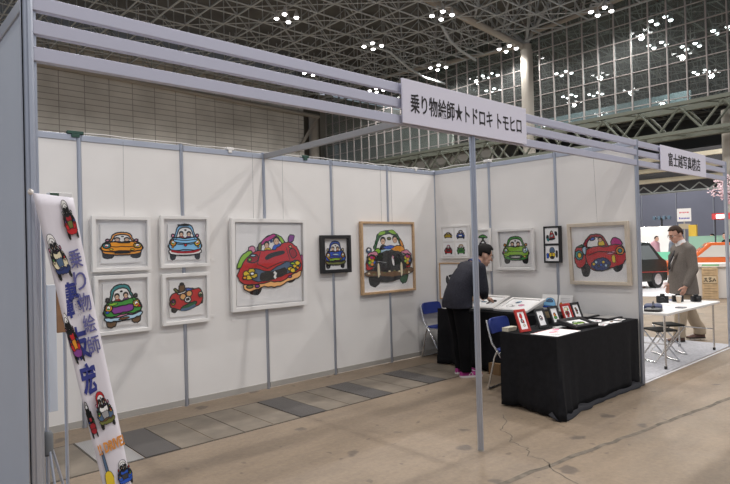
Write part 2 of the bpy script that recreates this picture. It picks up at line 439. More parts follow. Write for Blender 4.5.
# ------------------------------------------------------------------ picture frames
def ring(b, w, h, t, z0, z1, m=0):
    o = [(-w/2,-h/2),(w/2,-h/2),(w/2,h/2),(-w/2,h/2)]; i = [(-w/2+t,-h/2+t),(w/2-t,-h/2+t),(w/2-t,h/2-t),(-w/2+t,h/2-t)]
    vs = [(x,y,z0) for x,y in o]+[(x,y,z0) for x,y in i]+[(x,y,z1) for x,y in o]+[(x,y,z1) for x,y in i]
    fs = []
    for k in range(4):
        n = (k+1) % 4
        fs += [(k,n,n+8,k+8),(k+4,k+12,n+12,n+4),(k+8,n+8,n+12,k+12),(k,k+4,n+4,n)]
    b.add(vs, fs, m)
def picture(label, wallname, a0, a1, z0, z1, fm, art, depth=.045, t=.035, inner=.0, lift=.018, glaze=True, tilt=0., wires=(), name='framed_picture', group='framed car pictures on the booth walls', cat='picture'):
    w, h = abs(a1-a0), z1-z0
    if wallname == 'back': loc, rot = ((a0+a1)/2,-.018-h/2*tilt,(z0+z1)/2), (PI/2+tilt,0,0)
    else: loc, rot = (-.018-h/2*tilt,(a0+a1)/2,(z0+z1)/2), (PI/2+tilt,0,-PI/2)
    p = thing(name, label, cat, loc, rot, group)
    b = MB(); ring(b, w, h, t, 0, depth); b.build('frame', fm, p, bevel=.003)
    MB().box((-w/2+t,-h/2+t,0),(w/2-t,h/2-t,.006)).build('backing', M_paper, p)
    iw, ih = w-2*t-2*inner, h-2*t-2*inner
    MB().box((-iw/2,-ih/2,.0065),(iw/2,ih/2,lift)).build('artwork_sheet', M_paper, p)
    q_ = 1.1 if inner > .04 else 1.0; a = Art(lift+.0005); a.tf = lambda x, y: (x*iw/2*q_, y*ih/2*q_); a.lw = .012
    art(a); a.build('drawing', p)
    if glaze: MB().box((-w/2+t,-h/2+t,depth-.012),(w/2-t,h/2-t,depth-.0105)).build('glazing', M_acry, p)
    for x in wires: MB().tube([(x,h/2-.02,.012),(x,H-.03-loc[2],.012)], .0016, 5).build('hanging_wire', mat('wire', (.25,.25,.26), .4, .5), p)
    return p

def art_orange(a):
    car(a, 0, -.05, .88, .62, 'orange', hood='orange', win='white', cabw=.92, grille=None, lights=('teal','yellow'), mirror='pink', wob=.02, cabh=.95, wheelw=.26, lower='orange',
        accents=(('yellow',-.55,-.34,.1,.06),('yellow',.5,-.38,.1,.06),('black',-.05,-.53,.5,.03),('black',0,-.62,.4,.03),('black',.1,.17,.3,.03)))
def art_lblue(a):
    def ex(a):
        a.poly('lblue', [(-.7,.12),(0,.06),(.7,.12),(.62,-.02),(0,-.1),(-.62,-.02)], .008); a.blob('red', (0,-.2), .09, .07, .006)
        a.line([(-.9,-.52),(-.5,-.6),(0,-.62),(.5,-.6),(.9,-.5)], .02, 'dred')
    car(a, -.02, -.0, .84, .88, 'lblue', roof='lblue', lights=('orange','yellow'), grille=None, bumper='white', mirror='pink', wob=.015, cabw=1.0, lower='lblue', wheelw=.14, extra=ex,
        accents=(('black',-.1,.95,.4,.03),('orange',-.8,-.3,.06,.05),('orange',.82,-.3,.06,.05)))
def art_green(a):
    car(a, -.05, -.02, .84, .88, 'green', roof='teal', hood='green', grille='purple', grille_box=(.6,-.08,-.36), lights=('orange','yellow'), bumper='sky', lower='pink', tilt=.10, win='white',
        mirror='dgrey', wob=.025, wheelw=.26, wheel='brown', accents=(('lime',-.5,.1,.25,.06),('red',.9,-.2,.08,.06),('blue',-.85,-.25,.1,.06),('brown',0,-.68,.3,.06)))
def art_redface(a):
    a.poly('black', [(-.75,-.3),(-.8,-.62),(-.6,-.66),(-.5,-.4)], wob=.015); a.poly('black', [(.7,-.1),(.86,-.32),(.9,-.1)], wob=.015)
    a.poly('blue', [(-.3,.2),(-.1,.5),(.35,.5),(.6,.35),(.3,.1)], wob=.015)
    a.poly('red', [(-.92,-.1),(-.85,.2),(-.5,.36),(-.1,.3),(.3,.42),(.7,.5),(.86,.3),(.92,.05),(.8,-.3),(.4,-.5),(-.1,-.62),(-.6,-.5),(-.88,-.4)], wob=.02)
    a.poly('brown', [(-.4,.35),(-.42,.6),(-.3,.74),(-.12,.7),(-.1,.5),(-.2,.34)], wob=.015); a.blob('black', (-.26,.76), .1, .06)
    a.poly('olive', [(-.6,.55),(-.45,.4),(-.5,.3),(-.7,.5)]); a.poly('white', [(-.5,.3),(-.2,.36),(0,.45),(-.1,.3),(-.4,.22)])
    a.blob('peach', (-.2,.1), .17, .17, wob=.01); a.blob('peach', (.14,.24), .17, .16, wob=.01)
    a.blob('white', (.06,-.06), .18, .16, wob=.01); a.line([(-.04,-.08),(.16,-.02)], .03, 'black'); a.blob('yellow', (.2,-.28), .07, .07)
    a.poly('dgreen', [(-.32,-.5),(-.1,-.35),(.3,-.22),(.55,-.2),(.48,-.36),(.1,-.5),(-.28,-.58)], wob=.015); a.line([(-.32,-.58),(.1,-.54),(.48,-.38)], .025, 'slate')
    a.blob('yellow', (-.74,-.14), .12, .15, wob=.01); a.blob('purple', (-.74,-.12), .06, .08); a.blob('cream', (.78,.16), .12, .14); a.blob('green', (.78,.14), .05, .05)
def art_bigred(a):
    a.poly('black', [(-.62,-.45),(-.6,-.72),(-.34,-.74),(-.3,-.5)], wob=.012); a.poly('black', [(.5,-.3),(.56,-.5),(.78,-.46),(.8,-.25)], wob=.012)
    a.poly('white', [(-.36,.3),(-.3,.52),(-.1,.68),(.15,.74),(.38,.64),(.5,.45),(.3,.3)], wob=.01)
    a.poly('magenta', [(-.32,.44),(-.18,.62),(.1,.75),(.22,.72),(.05,.62),(-.2,.5)], wob=.01); a.poly('lime', [(.16,.74),(.36,.68),(.5,.48),(.42,.46),(.3,.62)], wob=.01)
    a.poly('olive', [(-.36,.32),(-.34,.5),(-.26,.5),(-.28,.32)])
    a.poly('yellow', [(-.2,.25),(-.14,.4),(0,.4),(.04,.28)], .006); head(a, -.1, .47, .075); a.poly('blue', [(.08,.3),(.12,.46),(.32,.5),(.4,.36)], .006); head(a, .2, .57, .095); a.line([(.0,.56),(.08,.6)], .04, 'navy')
    a.poly('pink', [(-.62,.28),(-.64,.42),(-.48,.44),(-.46,.3)], wob=.012); a.poly('purple', [(.58,.54),(.62,.72),(.78,.7),(.72,.56)], wob=.012)
    a.poly('magenta', [(1.0,.2),(1.1,.05),(1.05,-.1),(.95,0)]); a.poly('lime', [(-.98,-.1),(-.9,.15),(-.7,.32),(-.55,.3),(-.7,.05)], wob=.012)
    a.poly('red', [(-.98,-.28),(-.92,-.1),(-.7,.16),(-.45,.32),(-.2,.34),(.15,.36),(.42,.52),(.62,.52),(.85,.42),(.98,.15),(1.02,-.1),(.95,-.3),(.5,-.48),(0,-.52),(-.5,-.52),(-.85,-.45)], wob=.02)
    a.poly('dred', [(-.7,.08),(-.6,.2),(-.42,.24),(-.36,.12),(-.5,.04)]); a.poly('dred', [(.6,.32),(.75,.36),(.85,.2),(.7,.12)]); a.poly('peach', [(.58,.42),(.66,.46),(.68,.38)]); a.blob('lime', (-.62,.12), .05, .04); a.blob('sky', (-.52,.22), .08, .03)
    a.poly('black', [(-.16,.16),(0,.26),(.4,.32),(.42,.24),(.1,.17),(-.1,.1)], .004); a.line([(-.3,.3),(-.4,0),(-.1,-.12),(.3,.02),(.62,.06),(.5,.4)], .01)
    a.poly('slate', [(-.5,-.12),(-.1,-.2),(.3,-.04),(.7,.05),(.95,.02),(.9,-.16),(.4,-.3),(-.1,-.42),(-.55,-.4)], wob=.02)
    a.poly('black', [(-.28,-.22),(.1,-.2),(.44,-.12),(.5,-.28),(.1,-.4),(-.3,-.42)], .004, wob=.012); a.line([(.1,-.22),(.16,-.26),(.12,-.34),(.16,-.38)], .03, 'white')
    for x, y in ((-.72,-.22),(-.58,-.16),(-.66,-.32),(-.5,-.28)): a.blob('yellow', (x,y), .1, .065, wob=.012)
    for x, y in ((.62,-.16),(.78,-.08),(.7,-.2),(.86,-.02)): a.blob('yellow', (x,y), .085, .06, wob=.012)
    a.blob('white', (-.56,-.23), .06, .04); a.blob('lime', (.7,-.02), .08, .03); a.blob('orange', (-.78,-.32), .06, .04); a.blob('orange', (.86,-.14), .05, .04)
    a.poly('peach', [(-.8,-.48),(-.5,-.52),(-.1,-.46),(.3,-.46),(.65,-.32),(.95,-.22),(.92,-.38),(.6,-.48),(.2,-.6),(-.2,-.58),(-.55,-.66),(-.8,-.62)], wob=.02)
    a.blob('olive', (-.64,-.55), .1, .04); a.blob('purple', (-.42,-.55), .07, .04); a.blob('purple', (.6,-.36), .06, .03)
def art_black(a):
    a.poly('black', [(-.74,-.35),(-.72,-.78),(-.48,-.84),(-.34,-.66),(-.3,-.4)], wob=.02); a.poly('dgreen', [(.5,-.4),(.46,-.74),(.6,-.82),(.76,-.7),(.8,-.35)], wob=.02)
    a.poly('dgreen', [(-.5,.2),(-.48,.5),(-.34,.72),(0,.8),(.34,.74),(.52,.5),(.6,.2)], wob=.02)
    a.poly('lime', [(-.38,.66),(-.3,.76),(-.1,.78),(-.12,.7),(-.3,.66)], .006); a.poly('lime', [(.02,.78),(.2,.82),(.36,.7),(.2,.7)], .006)
    a.poly('white', [(-.4,.22),(-.38,.5),(-.22,.66),(.1,.7),(.34,.6),(.46,.4),(.48,.22)], wob=.012)
    a.poly('orange', [(.46,.56),(.58,.46),(.68,.14),(.6,.1),(.54,.3)], wob=.01)
    head(a, -.2, .48, .1); head(a, .28, .52, .1); a.poly('black', [(-.34,.2),(-.26,.36),(-.1,.34),(-.06,.2)]); a.blob('olive', (.04,.56), .08, .04)
    a.poly('sky', [(-.46,.2),(-.2,.24),(.1,.34),(.3,.3),(.1,.18),(-.3,.1)], wob=.012); a.poly('orange', [(.1,.24),(.34,.34),(.6,.3),(.68,.16),(.4,.14)], wob=.012); a.poly('blue', [(-.2,.3),(.1,.36),(.24,.3),(0,.24)], .005)
    a.poly('lime', [(-.56,.2),(-.4,.28),(-.3,.16),(-.5,.1)])
    a.blob('slate', (-.76,.22), .1, .08); a.blob('white', (-.76,.24), .05, .04, .005)
    a.poly('red', [(-.86,-.35),(-.86,-.1),(-.7,.0),(-.62,-.3)], wob=.012); a.poly('red', [(.62,-.3),(.8,-.1),(.9,-.15),(.86,-.34)])
    a.poly('pink', [(-.84,-.02),(-.76,.14),(-.5,.18),(-.42,.08),(-.6,.02)], wob=.012); a.poly('pink', [(.5,.14),(.76,.2),(.94,.06),(.9,-.06),(.7,.08)], wob=.012)
    a.poly('black', [(-.55,-.4),(-.5,-.05),(-.34,.12),(0,.2),(.3,.18),(.54,.1),(.64,-.1),(.66,-.4),(0,-.5)], wob=.02)
    a.line([(-.1,.1),(-.08,-.3)], .008, 'dgrey'); a.line([(-.5,-.1),(-.1,-.16)], .008, 'grey'); a.line([(.34,.1),(.5,-.26)], .008, 'dgrey')
    a.poly('white', [(.12,.0),(.2,-.04),(.22,-.26),(.14,-.2)], .004); a.poly('pink', [(.14,.04),(.2,.02),(.18,-.08)], .004)
    for cx, cs in ((-.66,1),(.76,1)):
        a.blob('black', (cx,-.09), .2, .18, wob=.012)
        for k, dx, dy in (('yellow',-.07,.06),('red',.06,.08),('blue',.07,-.04),('lime',-.08,-.05),('orange',0,-.1),('yellow',.02,0),('magenta',-.02,.1)): a.blob(k, (cx+dx,-.09+dy), .06, .05, .005)
    a.poly('brown', [(-.92,-.42),(-.6,-.36),(0,-.44),(.6,-.36),(.96,-.36),(.94,-.48),(.5,-.58),(0,-.62),(-.5,-.56),(-.88,-.52)], wob=.02)
    a.poly('black', [(-.5,-.54),(0,-.6),(.5,-.56),(.4,-.68),(0,-.72),(-.4,-.68)], wob=.02)
    for x in (-.42,.5): a.poly('cream', [(x-.05,-.2),(x+.03,-.2),(x+.05,-.5),(x-.04,-.58)], .008)
    for i in range(9): a.blob(('cream','olive')[i % 2], (-.8+i*.2,-.45-.04*math.sin(i)), .045, .025, 0)
def art_smallblue(a):
    car(a, 0, -.02, .82, .88, 'blue', roof='blue', hood='blue', lights=('yellow','orange'), grille='lime', grille_box=(.7,-.3,-.42), bumper='olive', lower='black', wob=.02, wheelw=.18, cabh=.98, mirror='cream',
        accents=(('sky',0,.0,.34,.06),('lime',-.4,-.44,.3,.04),('red',.5,-.3,.1,.05),('orange',-.7,-.3,.1,.06)))
def art_rgreen(a):
    car(a, 0, -.02, .84, .82, 'lime', roof='green', hood='lime', lights=('lime','sky'), grille='dgreen', grille_box=(.5,-.44,-.64), lower='green', wob=.015, wheelw=.2, cabw=1.1, cabh=.95, mirror='orange',
        accents=(('white',0,-.55,.4,.06),('lime',-.8,-.5,.1,.06),('peach',.72,-.52,.09,.06),('pink',-.92,-.2,.05,.1),('sky',.9,.0,.08,.14)))
def art_rred(a):
    a.poly('black', [(-.68,-.4),(-.62,-.8),(-.42,-.78),(-.38,-.45)], wob=.012); a.poly('black', [(.5,-.3),(.56,-.62),(.78,-.56),(.8,-.3)], wob=.012)
    a.poly('dred', [(-.5,.24),(-.46,.5),(-.3,.66),(-.05,.72),(.18,.62),(.3,.4),(.34,.2)], wob=.015); a.poly('white', [(-.4,.24),(-.34,.5),(-.1,.6),(.12,.54),(.2,.3)], wob=.01)
    a.poly('blue', [(-.3,.5),(-.2,.6),(-.1,.54),(-.2,.48)]); a.poly('yellow', [(.0,.3),(.06,.5),(.2,.46),(.24,.3)]); head(a, .08, .5, .08)
    a.poly('magenta', [(.46,.36),(.56,.56),(.78,.5),(.86,.3),(.6,.2)], wob=.012)
    a.poly('red', [(-.92,-.1),(-.86,.2),(-.6,.3),(-.5,.1),(-.52,-.35),(-.7,-.52),(-.88,-.4)], wob=.015)
    a.poly('red', [(-.48,-.2),(-.44,.14),(-.1,.26),(.3,.24),(.6,.32),(.86,.24),(.98,0),(.9,-.34),(.6,-.44),(.2,-.6),(-.2,-.6),(-.42,-.4)], wob=.02)
    a.poly('navy', [(-.3,-.4),(-.1,-.2),(.2,-.16),(.42,-.3),(.36,-.5),(.1,-.62),(-.2,-.56)], wob=.015)
    for i in range(7): a.blob(('yellow','sky','dgrey','blue')[i % 4], (-.2+i*.09,-.38+.08*math.sin(i*2)), .05, .05, .005)
    a.blob('teal', (-.74,-.05), .15, .18, wob=.01); a.blob('yellow', (-.72,-.05), .08, .1); a.blob('orange', (.78,.1), .15, .14, wob=.01); a.blob('teal', (.78,.1), .07, .07)
    a.poly('sky', [(-.6,.2),(-.46,.26),(-.48,-.02),(-.56,0)]); a.poly('pink', [(.3,0),(.6,.1),(.5,-.02)], .005); a.poly('yellow', [(.48,-.1),(.58,-.06),(.6,-.3),(.5,-.3)], .006)
    a.line([(-.4,-.06),(0,.08),(.4,.06),(.7,-.02)], .01); a.poly('dgreen', [(-.8,.24),(-.6,.34),(-.56,.26)])

FW = 'white deep-box frame'
picture('white-framed drawing of an orange car, upper left of the four small square pictures', 'back', -4.87, -4.32, 1.425, 1.95, M_white, art_orange, inner=.045, lift=.028, tilt=.02, wires=(.03,))
picture('white-framed drawing of a pale blue car, upper right of the four small square pictures', 'back', -4.22, -3.69, 1.435, 1.965, M_white, art_lblue, inner=.045, lift=.028, tilt=.02, wires=(-.02,))
picture('white-framed drawing of a green car with brown tyres, below the orange car picture', 'back', -4.86, -4.33, .83, 1.39, M_white, art_green, inner=.045, lift=.028, tilt=.02)
picture('white-framed drawing of a tilted red car, below the pale blue car picture', 'back', -4.215, -3.70, .855, 1.375, M_white, art_redface, inner=.045, lift=.028, tilt=.02)
picture('largest white-framed picture, a red car with orange bumper', 'back', -3.44, -2.44, .92, 1.95, M_white, art_bigred, tilt=.015, inner=.02, lift=.026, t=.045, depth=.05, wires=(-.2,.2))
picture('small black-framed picture of a blue car on the back wall', 'back', -2.20, -1.73, 1.28, 1.755, M_black, art_smallblue, depth=.06, t=.045, wires=(0,))
picture('large oak-framed picture of a black car on the back wall', 'back', -1.54, -.53, .965, 1.935, M_oak, art_black, t=.03, depth=.05, wires=(-.1,.1))
def art_mini(k):
    def f(a):
        if k == 0: car(a, 0, -.0, .85, .55, 'yellow', lights=('yellow','orange'), grille=None, wheelw=.14, cabh=.85, lower='yellow')
        if k == 1: car(a, 0, -.0, .82, .75, 'blue', roof='dgrey', lights=('yellow','red'), grille='white', wheelw=.14, bumper='navy')
        if k == 2: car(a, 0, 0, .82, .82, 'red', roof='pink', hood='dred', lights=('peach','peach'), grille='dgrey', wheelw=.2, cabw=.8)
        if k == 3: car(a, 0, 0, .8, .85, 'green', roof='peach', lights=('olive','olive'), grille='dgreen', wheelw=.18, wheel='dgreen', cabw=1.1)
        if k == 4:
            a.poly('green', [(-.75,.5),(-.5,.75),(0,.85),(.55,.7),(.75,.45),(.3,.5),(0,.4),(-.3,.5)], wob=.02); a.poly('dgreen', [(-.1,.5),(.1,.5),(.1,.1),(-.1,.1)])
            car(a, 0, -.35, .62, .5, 'lime', roof='green', lights=('olive','olive'), grille='dgreen', people=0)
        if k == 5:
            a.poly('black', [(-.85,-.3),(-.75,.1),(-.5,0),(-.55,-.5)], wob=.02); a.poly('black', [(.5,.55),(.6,.1),(.85,.05),(.8,.5)], wob=.02)
            a.poly('teal', [(-.8,-.5),(-.6,-.3),(-.4,-.6),(-.6,-.75)]); a.poly('red', [(-.35,-.3),(-.2,.5),(.05,.6),(.4,.1),(.45,-.4),(-.1,-.5)], wob=.02); head(a, .0, .5, .15)
            a.poly('grey', [(-.2,.1),(.2,.2),(.25,-.1),(-.15,-.2)]); a.poly('black', [(-.4,-.4),(.5,-.3),(.4,-.5),(-.3,-.6)])
        if k == 6:
            a.poly('blue', [(-.9,-.1),(-.6,0),(-.55,-.6),(-.85,-.65)], wob=.02); a.poly('black', [(.6,.3),(.85,.3),(.85,-.5),(.62,-.5)], wob=.02)
            a.poly('slate', [(-.4,.3),(-.2,.8),(.2,.8),(.45,.3),(.2,.1),(-.2,.1)], wob=.02); a.poly('yellow', [(-.45,0),(0,.1),(.45,0),(.4,-.5),(0,-.6),(-.4,-.5)], wob=.02)
            a.poly('black', [(-.3,-.5),(0,-.35),(.3,-.5),(.2,-.75),(-.2,-.75)]); a.blob('peach', (0,-.1), .15, .1)
    return f
# board with four small cards on the right wall
fb = thing('framed_picture', 'clear board holding four small car cards in a square', 'picture', (-.018,-.385,1.635), RX, 'framed car pictures on the booth walls')
MB().box((-.265,-.235,0),(.265,.235,.008)).build('backing', M_white, fb, bevel=.002)
b = MB(); ring(b, .53, .47, .02, .008, .02); b.build('frame', M_white, fb)
for k, (x, y) in enumerate(((-.118,.105),(.112,.105),(-.118,-.105),(.112,-.105))):
    c = MB().box((x-.1,y-.095,.0085),(x+.1,y+.095,.016)).build('art_card', M_paper, fb)
    a = Art(.0165); a.lw = .006; a.tf = (lambda u, v, x=x, y=y: (x+u*.085, y+v*.08)); art_mini(k)(a); a.build('drawing', c)
def art_sketch(a):
    for k, x, y, rx, ry in (('dgrey',-.2,.3,.25,.08),('dgrey',.15,.36,.3,.06),('blue',-.45,-.1,.12,.16),('red',-.3,-.2,.1,.1),('white',-.1,0,.2,.2),('dgrey',-.55,.1,.08,.2),('blue',-.2,-.5,.2,.1),('slate',.2,-.4,.2,.16),('grey',.1,.1,.3,.12)): a.blob(k, (x,y), rx, ry, wob=.02)
picture('oak-framed picture half hidden behind the man in the dark jacket', 'right', -.08, -.70, .80, 1.34, M_oak, art_sketch, t=.022, depth=.03, glaze=False)
def art_narrow(a):
    o = a.tf; a.tf = lambda u, v: o(u*.95, .42+v*.42); art_mini(4)(a); a.tf = lambda u, v: o(u*.9, -.5+v*.36); art_mini(3)(a); a.tf = o
picture('narrow white-framed pair of small green car drawings, partly behind the bending man', 'right', -.75, -1.015, 1.225, 1.81, M_white, art_narrow, t=.03, depth=.04)
picture('white-framed picture of a bright green car on the right wall', 'right', -1.13, -1.69, 1.245, 1.79, M_white, art_rgreen, tilt=.05, t=.035, depth=.05, inner=.02)
tb = thing('framed_picture', 'narrow black frame holding two small racing car drawings one above the other', 'picture', (-.018,-1.945,1.565), RX, 'framed car pictures on the booth walls')
b = MB(); ring(b, .22, .455, .018, 0, .06); b.box((-.1,-.012,.0),(.1,.012,.058)); b.build('frame', M_black, tb, bevel=.002)
for k, y in ((5,.108),(6,-.108)):
    c = MB().box((-.092,y-.094,.03),(.092,y+.094,.05)).build('art_card', M_paper, tb)
    a = Art(.0505); a.lw = .006; a.tf = (lambda u, v, y=y: (u*.085, y+v*.088)); art_mini(k)(a); a.build('drawing', c)
picture('cream-framed picture of a red car, the rightmost on the right wall', 'right', -2.17, -2.90, 1.085, 1.81, M_cream, art_rred, tilt=.06, t=.04, depth=.05, wires=(0,))
# caption cards beside the pictures
for x, z, lab in ((-3.635,1.50,'tiny white caption card right of the pale blue car picture'),(-3.65,.90,'tiny white caption card right of the tilted red car picture'),(-3.40,.83,'tiny white caption card under the left corner of the largest red car picture'),
                  (-2.17,1.22,'tiny white caption card under the small black-framed blue car picture'),(-1.50,.91,'tiny white caption card under the oak-framed black car picture')):
    tag(MB().box((x-.022,-.0125,z-.014),(x+.022,-.0085,z+.014)).build('caption_card', M_white), lab, 'caption card', 'caption cards on the booth walls')
for y, z, lab in ((-1.2,1.18,'tiny white caption card under the bright green car picture'),(-2.84,1.02,'tiny white caption card under the cream-framed red car picture')):
    tag(MB().box((-.0125,y-.022,z-.014),(-.0085,y+.022,z+.014)).build('caption_card', M_white), lab, 'caption card', 'caption cards on the booth walls')
# clips and a white cable along the top of the walls
M_clip = mat('dark_green_clip', (.02,.07,.05), .5)
for x, mm, lab, l in ((-4.98,M_clip,'dark clip on top of the back wall near the left post',.14),(-3.4,M_white,'white clamp on top of the back wall above the pale blue car picture',.09),
                   (-2.38,M_clip,'dark green clip on top of the back wall right of the cross beam',.10),(-.42,M_white,'white clamp on top of the back wall near the corner',.06)):
    b = MB().box((x-l/2,-.03,H+.001),(x+l/2,.03,H+.03)); b.box((x-l/4,-.03,H-.03),(x+l/4,-.0175,H+.002)); tag(b.build('clip', mm, bevel=.004), lab, 'clip', 'clips on top of the back wall')
pts = [(-5.0+i*.1, -.02+.012*math.sin(i*1.7), H+.012+.006*abs(math.sin(i*.5))+.003*random.random()) for i in range(50)]
tag(MB().tube(pts, .0045, 6).build('power_cable', M_white), 'white cable lying along the top of the back wall', 'cable')
pts = [(-.02+.012*math.sin(i*1.7), -.12-i*.1, H+.022+.014*abs(math.sin(i*.5))) for i in range(12)]
tag(MB().tube(pts, .0045, 6).build('power_cable', M_white), 'white cable lying along the top of the right wall', 'cable')
b = MB().box((-.03,-1.02,H+.012),(.03,-.92,H+.05)); tag(b.build('clip', M_white, bevel=.006), 'white clamp on top of the right wall behind the sign', 'clip')
# ------------------------------------------------------------------ exhibition hall
M_steel = mat('truss_steel', (.38,.41,.42), .6)
M_steel2 = mat('truss_steel_far', (.33,.35,.33), .6)
M_deck = mat('roof_deck', (.115,.117,.112), .8, vary=.25, vscale=.6)
M_conc = mat('beige_column', (.36,.335,.295), .7)
M_green = mat('green_steel', (.105,.115,.09), .6)
M_mull = mat('mullion', (.34,.31,.30), .5)
def brick_wall_mat():
    m = bpy.data.materials.new('hall_block_wall'); m.use_nodes = True; nt = m.node_tree; b = nt.nodes['Principled BSDF']; L = nt.links.new
    tc = nt.nodes.new('ShaderNodeTexCoord'); sp = nt.nodes.new('ShaderNodeSeparateXYZ'); cb_ = nt.nodes.new('ShaderNodeCombineXYZ')
    L(tc.outputs['Object'], sp.inputs[0]); L(sp.outputs['X'], cb_.inputs['X']); L(sp.outputs['Z'], cb_.inputs['Y'])
    br = nt.nodes.new('ShaderNodeTexBrick'); br.offset = 0; br.inputs['Scale'].default_value = 1
    br.inputs['Brick Width'].default_value = 1.8; br.inputs['Row Height'].default_value = .45; br.inputs['Mortar Size'].default_value = .028
    br.inputs['Color1'].default_value = (.66,.645,.61,1); br.inputs['Color2'].default_value = (.71,.69,.65,1); br.inputs['Mortar'].default_value = (.34,.325,.30,1)
    L(cb_.outputs[0], br.inputs['Vector'])
    n = nt.nodes.new('ShaderNodeTexNoise'); n.inputs['Scale'].default_value = .35; n.inputs['Detail'].default_value = 4; L(tc.outputs['Object'], n.inputs['Vector'])
    r = nt.nodes.new('ShaderNodeValToRGB'); r.color_ramp.elements[0].position = .3; r.color_ramp.elements[0].color = (.78,.78,.76,1); r.color_ramp.elements[1].position = .7; r.color_ramp.elements[1].color = (1.1,1.1,1.08,1)
    L(n.outputs['Fac'], r.inputs['Fac'])
    mx = nt.nodes.new('ShaderNodeMix'); mx.data_type = 'RGBA'; mx.blend_type = 'MULTIPLY'; mx.inputs['Factor'].default_value = 1
    L(br.outputs['Color'], mx.inputs['A']); L(r.outputs['Color'], mx.inputs['B']); L(mx.outputs['Result'], b.inputs['Base Color']); b.inputs['Roughness'].default_value = .85
    return m
tag(MB().box((-26,41,0),(27.6,41.6,17.6)).build('wall_hall_rear', brick_wall_mat()), 'tall beige block wall at the back of the exhibition hall', 'hall wall', kind='structure')
tag(MB().box((27.6,42.2,0),(30.6,42.6,19)).build('wall_hall_recess', mat('recess', (.16,.145,.12), .8)), kind='structure')
tag(MB().box((-26,-26,19.4),(75,46,19.7)).build('ceiling', M_deck), 'dark roof deck of the exhibition hall', 'ceiling', kind='structure')
tag(MB().lathe([(.5,0),(.5,15)], 16, c=(29.0,41.2,0)).build('column', M_conc, smooth=True), kind='structure')
tag(MB().tube([(-26,40.6,16.2),(0,40.6,15.55),(29.2,40.6,14.9)], .2, 8).tube([(26.6,40.7,11.2),(29.0,40.7,14.7)], .17, 8).build('roof_edge_pipe', M_conc, smooth=True), kind='structure')
b = MB().lathe([(.42,0),(.42,15.3),(.36,15.35),(.36,15.7)], 18, c=(29.7,17.0,0))
tag(b.build('column', M_conc, smooth=True), 'beige round column rising above the booth sign to the roof', 'column', kind='structure')
# space frame roof: rows of double chords with zigzag webs, tied across
def space_frame(name, xs, ys, zl, zu, m, label, r=.05):
    root = thing(name, label, 'roof truss', kind='structure')
    mx = xs[1]-xs[0]; my = ys[1]-ys[0]
    for j, y in enumerate(ys):
        b = MB(); b.tube([(xs[0],y,zl),(xs[-1],y,zl)], r, 5)
        for i, x in enumerate(xs[:-1]):
            b.tube([(x,y,zl),(x,y,zu)], r*.8, 4)
            if (i+j) % 2: b.tube([(x,y,zl),(x+mx,y,zu)], r*.8, 4); b.tube([(x,y,zl),(x-mx,y,zu)], r*.8, 4)
            if (i+j) % 2 and j < len(ys)-1: b.tube([(x,y,zl),(x,y+my,zu)], r*.8, 4); b.tube([(x,y+my,zl),(x+mx,y,zl)], r*.7, 4)
        b.build('truss_row', m, root)
    b = MB()
    for x in xs: b.tube([(x,ys[0],zl),(x,ys[-1],zl)], r, 5)
    b.build('cross_tie', m, root)
    return root
space_frame('roof_truss', [13.2+1.8*i for i in range(-9,10)], [10.5+1.65*i for i in range(-2,19)], 15.9, 17.6, M_steel, 'grey space frame carrying the hall roof in front of the glass wall')
space_frame('roof_truss', [30.6+2.4*i for i in range(0,17)], [1.5+2.2*i for i in range(0,17)], 16.0, 18.0, M_steel2, 'grey space frame of the next hall seen through the glass wall')
b = MB(); b.tube([(2,17.2,17.0),(19.75,17.2,16.32),(29.8,17.2,15.55)], .24, 10); tag(b.build('roof_beam', M_conc, smooth=True), 'thick pipe beam running down to the top of the round column', 'beam', kind='structure')
b = MB(); b.tube([(29.7,41,16.9),(29.7,30.5,16.8),(29.7,17.3,15.75)], .16, 8); b.tube([(29.7,16.6,16.4),(29.7,10.2,16.7),(29.7,-6,16.8)], .16, 8)
tag(b.build('roof_edge_beam', M_conc, smooth=True), 'pipe beam along the top of the glass wall', 'beam', kind='structure')
b = MB()
for i in range(15):
    y = 41-1.65*i
    b.tube([(29.6,y,16.7),(29.0,y-.8,18.6)], .06, 5); b.tube([(29.6,y-1.65,16.6),(29.0,y-.8,18.6)], .06, 5)
for i in range(7):
    y = 16.4-1.8*i; b.tube([(29.7,y,16.5),(29.2,y-.9,18.8)], .07, 5); b.tube([(29.7,y-1.8,16.6),(29.2,y-.9,18.8)], .07, 5)
tag(b.build('roof_edge_web', M_steel), kind='structure')
b = MB()
for (x,y,z) in ((24,17.2,16.0),(27,17.2,15.8),(20,17.2,16.3),(17,17.2,16.4)):
    b.tube([(x,17.2,z),(x-1.2,15.4,18.6)], .08, 6); b.tube([(x,17.2,z),(x+1.4,15.6,18.6)], .08, 6); b.tube([(x,17.2,z),(x,19,18.6)], .08, 6)
b.tube([(29.7,17,15.7),(27.5,15,18.8)], .12, 6).tube([(29.7,17,15.7),(29.5,14.4,18.8)], .12, 6).tube([(29.7,17,15.7),(27.6,19,18.6)], .12, 6)
tag(b.build('roof_beam_strut', M_steel), kind='structure')
pd = [(20.0,23.5,15.6),(22.6,23.6,15.5),(24.4,23.4,14.6),(26.6,24.0,14.5),(29.5,24.4,14.6)]
tag(MB().tube(pd, .09, 8).build('roof_pipe', M_steel, smooth=True), 'cranked pipe hanging below the roof truss above the booth sign', 'pipe')
pd = [(22.2,18.4,15.7),(23.0,18.4,14.9),(24.6,18.8,14.7),(27.5,19.8,14.9)]
tag(MB().tube(pd, .09, 8).build('roof_pipe', M_steel, smooth=True), 'cranked pipe hanging below the thick roof beam near the round column', 'pipe')
